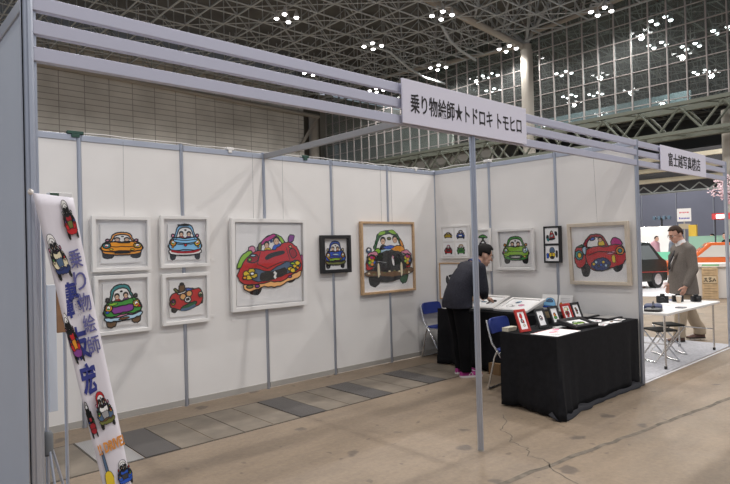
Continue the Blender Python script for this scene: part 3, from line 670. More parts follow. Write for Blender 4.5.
# curtain wall
cw = thing('window_1', 'tall glass curtain wall with a square grid of pale bars', 'glass wall', (30,0,0), kind='structure')
ys = [4.53+1.055*i for i in range(-10,35)]; zs = [9.87+1.055*i for i in range(0,8)]
b = MB()
for y in ys: b.box((-.09,y-.035,9.3),(.06,y+.035,17.4))
b.build('mullion', M_mull, cw); b = MB()
for z in zs: b.box((-.05,ys[0],z-.024),(.05,ys[-1],z+.024))
b.build('transom', M_mull, cw)
MB().box((-.005,ys[0],9.3),(.005,ys[-1],17.4)).build('glass', M_glass, cw)
# truss bridge under the curtain wall
tr = thing('truss_bridge', 'long greenish steel truss under the glass wall', 'truss', (29.9,0,0), kind='structure')
b = MB().box((-.2,-7,9.02),(.2,41,9.32)).box((-.2,-7,7.45),(.2,41,7.75)).box((-1.6,-7,9.1),(-1.3,41,9.3)).box((-1.6,-7,7.5),(-1.3,41,7.7)); b.build('chord', M_green, tr)
b = MB()
for i in range(22):
    y = -6.6+2.2*i
    for x in (0,-1.45):
        b.tube([(x,y,9.05),(x,y+1.1,7.7)], .07, 6); b.tube([(x,y+1.1,7.7),(x,y+2.2,9.05)], .07, 6)
    b.tube([(0,y,9.1),(-1.45,y+1.1,9.15)], .05, 5); b.tube([(0,y,7.6),(-1.45,y+1.1,7.6)], .05, 5)
b.build('web', M_green, tr)
tag(MB().box((30.05,20.5,0),(30.3,41,9.1)).build('wall_hall_side', mat('side_wall', (.23,.22,.20), .8)), kind='structure')
# next hall beyond
M_far = mat('far_blue_wall', (.185,.20,.265), .8, vary=.05, vscale=.4)
tag(MB().box((62,-20,0),(62.4,46,8.2)).build('wall_next_hall', M_far), 'blue-grey wall at the far end of the next hall', 'hall wall', kind='structure')
tag(MB().box((73,-26,0),(73.4,46,19.4)).build('wall_hall_end', mat('end_dark', (.11,.115,.115), .8)), kind='structure')
b = MB()
for i in range(16): b.box((61.9,-18+i*3.7,0),(62,-17.9+i*3.7,8.2))
tag(b.build('wall_seam', mat('seam_pale', (.26,.28,.34), .7)), kind='structure')
M_ivory = mat('ivory_beam', (.70,.64,.50), .6)
bt = thing('ceiling_beam', 'row of ivory beams under the roof of the next hall', 'ceiling beam', kind='structure')
for x, z in ((44,8.15),(45,7.35),(46,6.55)):
    MB().box((x-.2,-8,z),(x+.2,26,z+.35)).build('beam', M_ivory, bt)
b = MB()
for i in range(22): b.tube([(46.2,-8+1.5*i,6.3),(46.2,-7.25+1.5*i,5.7)], .06, 5); b.tube([(46.2,-7.25+1.5*i,5.7),(46.2,-6.5+1.5*i,6.3)], .06, 5)
b.tube([(46.2,-8,5.68),(46.2,26,5.68)], .09, 6); b.build('web', M_steel, bt)
tag(MB().box((46.6,-8,5.8),(47,26,9.2)).build('beam_backing', mat('gap_dark', (.05,.05,.055), .8)), kind='structure')  # dark sheet closing the gaps behind the ivory beams
tag(MB().box((40,9.9,11.5),(40.3,30,12.6)).build('catwalk', mat('skylit_panel', (.085,.12,.13), .5)), 'pale blue-grey gantry panel seen through the glass wall', 'gantry', kind='structure')
tag(MB().box((34,27.5,0),(34.3,46,13)).build('wall_hall_pale', mat('beige_far2', (.36,.35,.31), .8)), kind='structure')  # pale wall segment added beyond the glass to lighten its lower left panes
tag(MB().box((30.6,46,0),(73,46.4,19)).build('wall_hall_beyond', mat('beige_far', (.40,.385,.34), .8)), kind='structure')

# ------------------------------------------------------------------ high-bay lamps
M_lamp = emit('lamp_glow', (1,.98,.97), 14)
M_hous = mat('lamp_housing', (.55,.55,.54), .4, .3)
hb = MB().lathe([(.03,.42),(.07,.40),(.08,.28),(.11,.24),(.165,.03),(.17,0),(.145,0)], 10).mesh('shade', M_hous)
lens = MB().lathe([(.0,.12),(.09,.10),(.14,.02),(.135,-.03),(.09,-.08),(.0,-.10)], 10).mesh('lens', M_lamp)
armm = MB().tube([(-.44,-.44,.46),(.44,.44,.46)], .03, 5).tube([(-.44,.44,.46),(.44,-.44,.46)], .03, 5).tube([(0,0,.46),(0,0,1.3)], .04, 5).mesh('hanger', M_hous)
for me in (hb, lens): me.polygons.foreach_set('use_smooth', [True]*len(me.polygons))
def cluster(x, y, z, label, group):
    t = thing('lamp_cluster', label, 'lamp', (x,y,z), (0,0,0), group)
    def ch(n, me, p, loc=(0,0,0)):
        o = bpy.data.objects.new(n, me); C.objects.link(o); o.parent = p; o.location = loc; return o
    ch('hanger', armm, t)
    for dx, dy in ((.42,.42),(-.42,.42),(.42,-.42),(-.42,-.42)):
        s = ch('lamp', hb, t, (dx,dy,0)); ch('lens', lens, s)
    return t
def px(p):
    d = Vector(p)-CAM; Z = d.dot(f_)
    return (365+581.8*d.dot(r_)/Z, 242-581.8*d.dot(u_)/Z) if Z > 1 else (-999,-999)
LP = 1110
def lamp_light(x, y, z, e):
    l = bpy.data.lights.new('lamp_light', 'SPOT'); l.energy = e; l.spot_size = R(165); l.spot_blend = .6; l.shadow_soft_size = .2; l.color = (1,.965,.93)
    o = bpy.data.objects.new('lamp_light', l); C.objects.link(o); o.location = (x,y,z-.3)
near = {(13.1,22.6):'four-lamp cluster highest of those hanging over the left half of the booth', (20.4,23.0):'four-lamp cluster in the roof above the left end of the booth sign', (20.7,30.3):'four-lamp cluster just above the topmost fascia rail left of the booth sign',
        (13.3,29.7):'four-lamp cluster partly hidden by the top fascia rail, second from the left', (28.2,31.0):'four-lamp cluster peeping between the fascia rails at the left end of the booth sign', (27.6,23.4):'four-lamp cluster close above the booth sign in front of the glass wall',
        (20.1,16.6):'four-lamp cluster at the top edge beside the thick roof beam', (28.3,17.6):'four-lamp cluster tucked under the roof beam next to the round column', (27.2,10.3):'brightest four-lamp cluster at the top right in front of the glass wall',
        (7.0,29.5):'leftmost four-lamp cluster glimpsed between the fascia rails'}
for (x, y), lab in near.items():
    cluster(x, y, 15.3, lab, 'lamp clusters under the hall roof'); lamp_light(x, y, 15.3, LP)
far = [(32.6,22.2),(36.6,24.8),(31.6,8.6),(36.2,10.6),(38.4,9.2),(46.0,11.0),(36.7,6.7),(56.0,12.4),(37.0,18.2),(45.6,19.8),(44.3,21.7),(52.3,22.0),(56.4,20.5),(60,21.2),(44.6,6.4)]
for i, (x, y) in enumerate(sorted(far, key=lambda p: px((p[0],p[1],15.3))[0])):
    cluster(x, y, 15.3, ORD[i]+' lamp cluster from the left among those seen through the glass wall', 'lamp clusters seen through the glass wall')
    lamp_light(x, y, 15.3, LP*1.3)
hid = [(x, y) for x in (-15.6,-8.4,-1.2,6,13.2) for y in (-16,-9.3,-2.7,3.9,10.5,17.1)] + [(20.4,x) for x in (-9.3,-2.7,3.9,10.2)] + [(-8.4,26),(-1.2,30),(-1.2,23.6),(6,23.4)]
for x, y in hid:
    cluster(x, y, 15.3, 'four-lamp cluster hanging from the roof beyond the edges of the picture', 'lamp clusters outside the view'); lamp_light(x, y, 15.3, LP*(.55 if x < -4 else 1.15))
w = bpy.data.worlds.new('world'); bpy.context.scene.world = w; w.use_nodes = True
w.node_tree.nodes['Background'].inputs['Color'].default_value = (.80,.86,1.0,1); w.node_tree.nodes['Background'].inputs['Strength'].default_value = .44
sc = bpy.context.scene
sc.view_settings.view_transform = 'Standard'; sc.view_settings.look = 'None'; sc.view_settings.exposure = 0; sc.view_settings.gamma = 1
sc.cycles.max_bounces = 8; sc.cycles.transparent_max_bounces = 12; sc.cycles.caustics_reflective = False; sc.cycles.caustics_refractive = False
# ------------------------------------------------------------------ tables
def cloth(name, label, x0, x1, y0, y1, zt, amp, flare, seed, hem=.03):
    """a black cloth over a table: top, wavy skirts and a little spill where corners reach the floor"""
    rg = random.Random(seed); rings = []; per = []
    N = 40
    def edge(a, b, n): return [(a[0]+(b[0]-a[0])*i/n, a[1]+(b[1]-a[1])*i/n) for i in range(n)]
    w, d = x1-x0, y1-y0; nw, nd = max(8,int(w*26)), max(8,int(d*26))
    cs = [(x0,y0),(x1,y0),(x1,y1),(x0,y1)]
    for i, n in ((0,nw),(1,nd),(2,nw),(3,nd)): per += [(p, i) for p in edge(cs[i], cs[(i+1) % 4], n)]
    M = len(per); nrm = [(0,-1),(1,0),(0,1),(-1,0)]
    ph = [rg.uniform(0,6.28) for _ in range(6)]
    for k in range(13):
        t = k/12; ring_ = []
        for i, ((px_, py_), e) in enumerate(per):
            # distance to the nearest corner along the perimeter
            cd = min(math.hypot(px_-c[0], py_-c[1]) for c in cs); ci = min(range(4), key=lambda q: math.hypot(px_-cs[q][0], py_-cs[q][1]))
            nx, ny = nrm[e]
            cx_, cy_ = cs[ci]; kx, ky = (1 if cx_ == x1 else -1), (1 if cy_ == y1 else -1)
            g = math.exp(-(cd/(.22 if ci == 0 else .13))**2)
            nx, ny = nx*(1-g)+kx*.7*g, ny*(1-g)+ky*.7*g
            fold = amp*(math.sin(i*.33+ph[0])+.6*math.sin(i*.81+ph[1])+.5*math.sin(i*.17+ph[2]))
            pinch = -.05*math.exp(-((cd-.17)/.05)**2)*t
            off = .004 + (0 if e in (1,2) else t**1.3*(fold*.5+abs(amp)*.7) + g*flare[ci]*t**1.6*(1+.45*math.sin(cd*46)) + pinch)
            z = zt*(1-t)+hem*t + (-.02*g if t > .9 else 0)*t
            if k == 0: z = zt
            ring_.append((px_+nx*off, py_+ny*off, max(.006, z)))
        rings.append(ring_)
    # rounded fall over the edge
    b = MB(); inner = [(px_*1.0+( (x0+x1)/2-px_)*.04, py_+((y0+y1)/2-py_)*.06, zt+.004) for (px_, py_), e in per]
    b.loft([inner]+rings, cap=False)
    b.add(inner, [tuple(range(M))])
    # spill on the floor at flared corners
    o = b.build(name, M_cloth, smooth=True)
    s = o.modifiers.new('thick', 'SOLIDIFY'); s.thickness = .004; s.offset = -1
    return tag(o, label, 'tablecloth')
M_ttop = mat('table_top_white', (.72,.71,.70), .4)
def table(name, label, x0, x1, y0, y1, zt, m=M_ttop, inset=.07, group=None):
    t = thing(name, label, 'table', (x0,y0,0), group=group); w, d = x1-x0, y1-y0
    MB().box((0,0,zt-.03),(w,d,zt)).build('table_top', m, t, bevel=.006)
    for x in (inset, w-inset):
        for y in (inset, d-inset):
            l = MB().tube([(x,y,.03),(x,y,zt-.03)], .013, 8).build('leg', M_chrome, t, smooth=True)
            MB().lathe([(.018,0),(.018,.035)], 10, c=(x,y,0)).build('rubber_foot', M_rubber, l)
        MB().tube([(x,inset,.3),(x,d-inset,.3)], .009, 6).build('stretcher', M_chrome, t)
    return t
TZ = .72
table('folding_table', 'folding table hidden under the black cloth at the front right of the booth', -1.745, -.06, -2.93, -2.365, TZ-.006)
ct = cloth('tablecloth', 'black cloth draped to the floor over the front table, with deep corner folds', -1.765, -.045, -2.95, -2.345, TZ, .016, (.13,0,0,.0), 3)
# fabric spilling on the floor in front of the table
b = MB(); pts = []
for i in range(22):
    t = i/21; x = -1.90+1.84*t
    wv = .035+.12*math.exp(-((t-.08)/.10)**2)+.05*math.exp(-((t-.30)/.05)**2)+.035*math.exp(-((t-.9)/.12)**2)+.012*math.sin(i*2.1)
    pts.append((x, -2.985-wv*.6, .008, -2.93, .05+.015*math.sin(i*1.3)))
vs = []
for x, ya, za, yb, zb in pts: vs += [(x,ya,za),(x,(ya*.45+yb*.55),.030+.008*math.sin(x*17)),(x,yb,zb)]
b.add(vs, [(3*i+k,3*i+3+k,3*i+4+k,3*i+1+k) for i in range(21) for k in (0,1)])
lin = b.build('cloth_hem', M_lining, ct, smooth=True); sm_ = lin.modifiers.new('thick', 'SOLIDIFY'); sm_.thickness = .005
lin['label'] = 'navy shiny hem of the cloth spreading on the floor'
BZ = .745
table('folding_table', 'folding table hidden under the black cloth along the right wall', -.61, -.07, -2.20, -.57, BZ-.006)
cloth('tablecloth', 'black cloth over the back table the man in the dark jacket bends over', -.63, -.05, -2.22, -.55, BZ, .010, (.03,0,0,.02), 5)
tag(MB().box((-.72,-1.58,0),(-.66,-1.42,.14)).build('cardboard_box', mat('cardboard', (.22,.13,.06), .8), bevel=.003), 'small brown cardboard box on the floor in front of the back table cloth', 'box')

# ------------------------------------------------------------------ things on the front table
def small_art(k):
    def f(a):
        if k == 0: a.poly('red', [(-.5,.5),(-.2,.85),(.2,.8),(.3,.4),(0,.2),(-.3,.3)], wob=.03); a.blob('dgrey', (-.1,-.05), .4, .22); a.blob('white', (-.1,-.05), .2, .1); a.poly('red', [(.1,.1),(.4,0),(.4,-.3),(.15,-.3)]); a.blob('cream', (.2,-.6), .3, .12)
        if k == 1: a.blob('dgrey', (-.1,.1), .45, .3, wob=.03); a.blob('white', (-.1,.1), .22, .15); a.blob('red', (.35,.0), .16, .1); a.blob('grey', (0,-.2), .4, .1)
        if k == 2: a.poly('orange', [(-.4,.2),(0,.4),(.4,.15),(.2,-.15),(-.3,-.15)], wob=.03); a.poly('green', [(-.45,-.2),(.4,-.2),(.5,-.5),(-.4,-.55)], wob=.03); a.blob('red', (-.1,.3), .2, .1); a.blob('black', (.2,.1), .1, .08)
        if k == 3: a.blob('cream', (0,.55), .7, .3); a.poly('dred', [(-.6,.1),(0,.25),(.6,.1),(.5,-.4),(-.5,-.4)], wob=.03); a.blob('black', (0,-.1), .3, .15); a.blob('yellow', (-.5,-.1), .14, .1); a.blob('lime', (.4,.5), .2, .1); a.blob('red', (0,-.6), .4, .14)
        if k == 4: a.blob('brown', (-.1,.4), .35, .2, wob=.03); a.blob('dgrey', (.1,.05), .4, .2); a.blob('red', (-.2,0), .2, .12); a.blob('olive', (0,-.35), .35, .15)
        if k == 5: car(a, 0, 0, .7, .6, 'lime', roof='green', grille='dgreen', people=0)
    return f
def stand_frame(label, x, y, z, w, h, fm, k, rz, lean):
    p = thing('framed_photo', label, 'photo frame', (x,y,z), (0,0,rz), 'small frames standing on the front table')
    ml = Matrix.Rotation(PI/2-lean, 4, 'X')
    b = MB(); ring(b, w, h, .026, 0, .016); o = b.build('frame', fm, p, bevel=.002); o.matrix_local = ml @ Matrix.Translation((0,h/2,0))
    s = MB().box((-w/2+.024,-h/2+.024,.002),(w/2-.024,h/2-.024,.008)).build('picture_sheet', M_paper, p); s.matrix_local = ml @ Matrix.Translation((0,h/2,0))
    a = Art(.0085); a.lw = .004; a.tf = lambda u, v: (u*(w/2-.03), v*(h/2-.03)); small_art(k)(a); d = a.build('drawing', s)
    top = ml @ Vector((0,h*.7,-.002)); MB().tube([top, (0, top.y+.045, .004)], .006, 5).build('prop_leg', M_black, p)
    return p
M_redf = mat('red_lacquer', (.42,.02,.012), .35)
stand_frame('red frame standing nearest the blue chair, leftmost of the frames in a row', -1.66, -2.56, TZ+.006, .155, .225, M_redf, 0, R(-6), R(20))
stand_frame('black frame standing right next to the leftmost red frame', -1.31, -2.55, TZ+.006, .16, .20, M_black, 1, R(-4), R(20))
stand_frame('middle of the five standing frames, black with an orange and green drawing', -1.01, -2.53, TZ+.006, .16, .20, M_black, 2, R(-4), R(20))
stand_frame('red frame with a dark red car drawing, fourth of the standing frames', -.72, -2.51, TZ+.006, .175, .20, M_redf, 3, R(-4), R(20))
stand_frame('black frame standing at the right end of the row of frames', -.50, -2.50, TZ+.006, .16, .195, M_black, 4, R(-4), R(20))
fl = thing('framed_photo', 'wide black frame with a green drawing lying tilted on the front table', 'photo frame', (-1.03,-2.765,TZ+.034), (R(13),0,R(-8)))
b = MB(); ring(b, .36, .24, .045, 0, .028); b.box((-.15,-.09,0),(.15,.09,.006)); b.build('frame', M_black, fl, bevel=.003)
s = MB().box((-.135,-.075,.007),(.135,.075,.012)).build('picture_sheet', M_paper, fl)
a = Art(.0125); a.lw = .004; a.tf = lambda u, v: (u*.12, v*.07); small_art(5)(a); a.build('drawing', s)

pr_ = thing('print_sheet', 'large white print with red markings lying at the left corner of the front table', 'print', (-1.51,-2.80,TZ+.0055), (0,0,R(2)))
MB().box((-.23,-.14,0),(.23,.14,.003)).build('sheet', M_paper, pr_)
a = Art(.0035); a.lw = 0; a.tf = lambda u, v: (u*.22, v*.13)
a.poly('pink', [(-.3,.3),(0,.4),(.1,.1),(-.2,0)]); a.poly('red', [(-.1,.1),(.15,.2),(.1,-.2)]); a.poly('pink', [(.4,.7),(.9,.8),(.8,.4),(.5,.3)])
for i in range(4): a.poly('grey', [(-.9,-.8+i*.15),(-.3,-.8+i*.15),(-.3,-.76+i*.15),(-.9,-.76+i*.15)], smooth=False)
a.line([(-.98,.98),(.98,.98),(.98,-.98)], .006, 'red'); a.build('print_drawing', pr_)
def sheet(label, x, y, w, d, rz, m=M_paper, h=.0022, z=TZ+.0055, name='paper_sheet', cat='paper', group='papers on the front table', art=None):
    t = MB().box((-w/2,-d/2,0),(w/2,d/2,h)).build(name, m); t.location = (x,y,z); t.rotation_euler = (0,0,rz)
    tag(t, label, cat, group)
    if art:
        a = Art(h+.0004); a.lw = .002; a.tf = lambda u, v: (u*w/2, v*d/2); art(a); a.build('print_drawing', t)
    return t
def dabs(cols, seed):
    def f(a):
        r = random.Random(seed)
        for c in cols: a.blob(c, (r.uniform(-.6,.6), r.uniform(-.6,.6)), r.uniform(.12,.3), r.uniform(.1,.25), wob=.03)
    return f
sheet('white leaflet lying just right of the tilted black frame', -.74, -2.87, .17, .12, R(14), art=dabs(['blue','grey','red'], 1))
sheet('white leaflet with dark drawings near the front edge of the front table', -.51, -2.87, .20, .12, R(-8), art=dabs(['brown','dgrey','peach','black'], 2))
sheet('white leaflet behind the yellow card on the front table', -.52, -2.68, .20, .16, R(25), art=dabs(['sky','pink','grey'], 3))
sheet('yellow card among the white leaflets on the front table', -.70, -2.73, .13, .08, R(20), mat('yellow_card', (.75,.58,.02), .6), h=.004)
sheet('pale postcard at the right of the leaflets on the front table', -.27, -2.85, .12, .09, R(5), art=dabs(['olive','peach','brown'], 4))
sheet('small white card lying below the second standing frame', -1.16, -2.64, .13, .07, R(-10))
sheet('white paper strip under the raised edge of the tilted black frame', -1.12, -2.615, .26, .06, R(-8))
M_grey = mat('grey_sheet', (.30,.29,.28), .6)
for x, y, w, d, rz, lab in ((-.22,-2.69,.30,.20,R(-4),'dark flat album with a grey page at the right end of the front table'),(-.215,-2.43,.30,.20,R(2),'dark flat album lying behind the leaflets against the right wall')):
    t = thing('photo_album', lab, 'album', (x,y,TZ+.0055), (0,0,rz), 'flat albums on the front table')
    MB().box((-w/2,-d/2,0),(w/2,d/2,.014)).build('cover', M_black, t, bevel=.002); MB().box((-w/2+.025,-d/2+.022,.0143),(w/2-.025,d/2-.022,.0165)).build('page', M_grey, t)
tag(MB().box((-1.755,-2.43,TZ+.006),(-1.60,-2.36,TZ+.045)).build('card_stack', mat('card_beige', (.55,.52,.42), .8), bevel=.002), 'small stack of pale cards beside the blue chair on the front table', 'card stack')
bx = thing('display_box', 'low dark box behind the standing frames on the front table', 'box', (-.93,-2.38,TZ+.006), (0,0,0))
MB().box((-.17,-.03,0),(.17,.03,.15)).build('body', M_black, bx, bevel=.004); MB().box((-.15,-.034,.06),(.15,-.031,.13)).build('front_card', mat('tan_card', (.42,.33,.2), .7), bx)
# ------------------------------------------------------------------ things on the back table
def lean_frame(label, y0, y1, za, zb, x0, x1, art):
    L = math.hypot(x1-x0, zb-za); w = y1-y0
    p = thing('framed_picture', label, 'picture', (x0,(y0+y1)/2,za), (0,0,-PI/2), 'white frames lying on the back table')
    ml = Matrix.Rotation(math.atan2(zb-za, x1-x0), 4, 'X') @ Matrix.Translation((0,L/2,0))
    b = MB(); ring(b, w, L, .04, 0, .03); o = b.build('frame', M_white, p, bevel=.003); o.matrix_local = ml
    s = MB().box((-w/2+.035,-L/2+.035,.004),(w/2-.035,L/2-.035,.014)).build('artwork_sheet', M_paper, p); s.matrix_local = ml
    a = Art(.0145); a.lw = .004; a.tf = lambda u, v: (u*w*.4, v*L*.4); art(a); a.build('drawing', s)
    d = MB().box((-w/2+.06,-L/2+.06,-.004),(w/2-.06,-L/2+.10,0)); q = Vector((0,L*.86,-.001)); q = ml @ Matrix.Translation((0,-L/2,0)) @ q
    MB().box((-.1,q.y-.02,BZ+.0065-za),(.1,q.y+.02,q.z-.002)).build('prop_block', M_black, p)
lean_frame('white-framed picture lying tilted on the back table, nearer the standing frames', -1.88, -1.40, BZ+.012, .87, -.56, -.13, dabs(['sky','grey','pink','slate','white'], 8))
lean_frame('white-framed picture lying tilted on the back table under the bending man’s hands', -1.36, -.98, BZ+.012, .885, -.50, -.12, dabs(['dgrey','slate','black','grey'], 9))
tag(MB().box((-.085,-.07,0),(.085,.07,.003)).build('paper_sheet', M_paper), 'white sheet on the back table corner beside the rear blue chair', 'paper')
bpy.data.objects['paper_sheet.006' if 'paper_sheet.006' in bpy.data.objects else 'paper_sheet'].location = (-.52,-.68,BZ+.0055)
def wcard(label, y, z, w, h, art, lean=R(12), x=-.075):
    t = thing('display_card', label, 'card', (x,y,z), (0,0,-PI/2), 'white cards leaning on the right wall')
    ml = Matrix.Rotation(PI/2-lean, 4, 'X') @ Matrix.Translation((0,h/2,0))
    c = MB().box((-w/2,-h/2,0),(w/2,h/2,.004)).build('card', M_white, t); c.matrix_local = ml
    a = Art(.0045); a.lw = .004; a.tf = lambda u, v: (u*w*.42, v*h*.42); art(a); a.build('drawing', c)
def wa(a): a.poly('lblue', [(-.8,-.5),(-.8,.1),(-.4,.6),(.3,.7),(.8,.2),(.85,-.5)], wob=.03); a.poly('slate', [(-.5,.1),(-.2,.5),(.3,.5),(.5,.1)]); a.poly('blue', [(-.8,-.5),(.85,-.5),(.8,-.75),(-.8,-.75)])
def wb(a):
    for i in range(5): a.poly('grey', [(-.8,.7-i*.22),(.8,.7-i*.22),(.8,.66-i*.22),(-.8,.66-i*.22)], 0, False)
    a.blob('orange', (-.7,-.2), .2, .3)
wcard('white card with a blue car drawing leaning against the right wall', -1.90, BZ+.006, .21, .20, wa, x=-.105)
wcard('white card with grey lines leaning against the right wall behind the frames', -2.11, BZ+.006, .18, .20, wb, x=-.105)

# ------------------------------------------------------------------ folding chairs
def chair(label, x, y, rz):
    """sitter faces local -y"""
    t = thing('folding_chair', label, 'chair', (x,y,0), (0,0,rz), 'blue folding chairs')
    w = .20
    b = MB()
    n = 20; vs_o = []; vs_i = []
    out = []
    for i in range(n+1):
        u = -1+2*i/n; out.append((u*w, .018*(1-u*u)))
    rows = []
    for k, (z, sc) in enumerate(((.615,.86),(.62,.96),(.68,1.0),(.735,.97),(.765,.88),(.775,.7))):
        rows.append((z, sc))
    pv = []
    for z, sc in rows:
        yb = .165+(z-.6)*.22
        pv.append([(u*sc, yb+c-.012, z) for u, c in out] + [(u*sc, yb+c+.012, z) for u, c in reversed(out)])
    MB().loft(pv).build('backrest', M_blue, t, smooth=True, bevel=.005)
    sp = []
    for z, sc in ((.418,.93),(.425,1.0),(.445,1.0),(.452,.94)):
        sp.append([(math.copysign(abs(math.cos(q))**.45, math.cos(q))*w*.93*sc, -.03+math.copysign(abs(math.sin(q))**.45, math.sin(q))*.19*sc, z) for q in [2*PI*i/32 for i in range(32)]])
    MB().loft(sp).build('seat', M_blue, t, smooth=True)
    for s in (-1,1):
        MB().tube([(s*(w-.005),.225,.76),(s*(w+.008),.20,.68),(s*(w+.008),.16,.52),(s*(w+.008),.04,.36),(s*(w+.008),-.17,.012)], .011, 8).build('leg', M_chrome, t, smooth=True)
        MB().tube([(s*(w-.012),.10,.44),(s*(w-.012),.14,.36),(s*(w-.012),.23,.012)], .011, 8).build('leg', M_chrome, t, smooth=True)
        MB().tube([(s*(w-.012),-.16,.425),(s*(w-.012),.12,.415)], .009, 6).build('seat_rail', M_chrome, t)
    MB().tube([(-w-.008,-.17,.013),(w+.008,-.17,.013)], .011, 8).build('foot_bar', M_chrome, t, smooth=True)
    MB().tube([(-w+.012,.23,.013),(w-.012,.23,.013)], .011, 8).build('foot_bar', M_chrome, t, smooth=True)
    return t
chair('blue folding chair in the rear corner at the end of the back table', -.245, -.285, 0)
chair('blue folding chair behind the left end of the front table', -1.15, -2.095, R(4))
# ------------------------------------------------------------------ people
def remesh(mb, voxel, smooth=4, mats=(None,), fac=.5):
    me = mb.mesh('tmp', [M_skin]); o = bpy.data.objects.new('tmp', me); C.objects.link(o)
    m = o.modifiers.new('r', 'REMESH'); m.mode = 'VOXEL'; m.voxel_size = voxel; m.use_smooth_shade = True
    if smooth: s = o.modifiers.new('s', 'SMOOTH'); s.iterations = smooth; s.factor = fac
    bpy.context.view_layer.update()
    out = bpy.data.meshes.new_from_object(o.evaluated_get(bpy.context.evaluated_depsgraph_get()))
    bpy.data.objects.remove(o); bpy.data.meshes.remove(me)
    out.materials.clear()
    for x in mats: out.materials.append(x)
    out.polygons.foreach_set('use_smooth', [True]*len(out.polygons))
    return out
def cap(b, p0, r0, p1, r1, n=14):
    p0, p1 = Vector(p0), Vector(p1); d = (p1-p0); L = d.length
    if L < 1e-6: return
    d.normalize(); a = d.cross(Vector((0,0,1)))
    if a.length < .05: a = d.cross(Vector((1,0,0)))
    a.normalize(); c = d.cross(a); rings = []
    def rg(p, r): return [p+(a*math.cos(2*PI*j/n)+c*math.sin(2*PI*j/n))*r for j in range(n)]
    for k in range(4): th = PI/2*(1-(k+.12)/4); rings.append(rg(p0-d*r0*math.sin(th), r0*math.cos(th)))
    for k in range(5): t = k/4; rings.append(rg(p0+d*L*t, r0+(r1-r0)*t))
    for k in range(1,4): th = PI/2*(k+.12*(k == 3))/4*1.0; rings.append(rg(p1+d*r1*math.sin(th), r1*math.cos(th)))
    b.loft(rings)
def chain(b, pts, rs):
    for i in range(len(pts)-1): cap(b, pts[i], rs[i], pts[i+1], rs[i+1])
def put(name, me, parent):
    o = bpy.data.objects.new(name, me); C.objects.link(o); o.parent = parent; return o
def hand_caps(b, W, d, pn, side, curl, s=1.):
    """wrist W, finger direction d, palm normal pn, thumb on the side direction"""
    W, d, pn, side = Vector(W), Vector(d).normalized(), Vector(pn).normalized(), Vector(side).normalized()
    k = W+d*.085*s
    for q, off in enumerate((-.030,-.010,.010,.030)): cap(b, W+side*off*.6*s, .014*s, k+side*off*s, .0125*s, 8)
    for q, (off, L) in enumerate(((.031,.072),(.0105,.082),(-.0105,.076),(-.031,.058))):
        p = k+side*off*s; dd = d.copy(); r = .0092*s
        for j in range(3):
            dd = (dd*math.cos(curl)+pn*math.sin(curl)).normalized(); q2 = p+dd*L*(.45,.32,.23)[j]*s
            cap(b, p, r, q2, r*.93, 8); p = q2; r *= .93
            pn2 = pn
    p = W+side*.026*s+d*.02*s; dd = (side*.75+d*.6+pn*.25).normalized(); q2 = p+dd*.042*s; cap(b, p, .014*s, q2, .0115*s, 8)
    dd = (d*.85+side*.25+pn*.35).normalized(); q3 = q2+dd*.03*s; cap(b, q2, .0115*s, q3, .0095*s, 8); cap(b, q3, .0095*s, q3+dd*.022*s, .008*s, 8)
def ringe(c, F, L, rf, rl, n=20, p=2.3):
    out = []
    for j in range(n):
        q = 2*PI*j/n; cx, sx = math.cos(q), math.sin(q)
        out.append(c+F*rf*math.copysign(abs(cx)**(2/p), cx)+L*rl*math.copysign(abs(sx)**(2/p), sx))
    return out
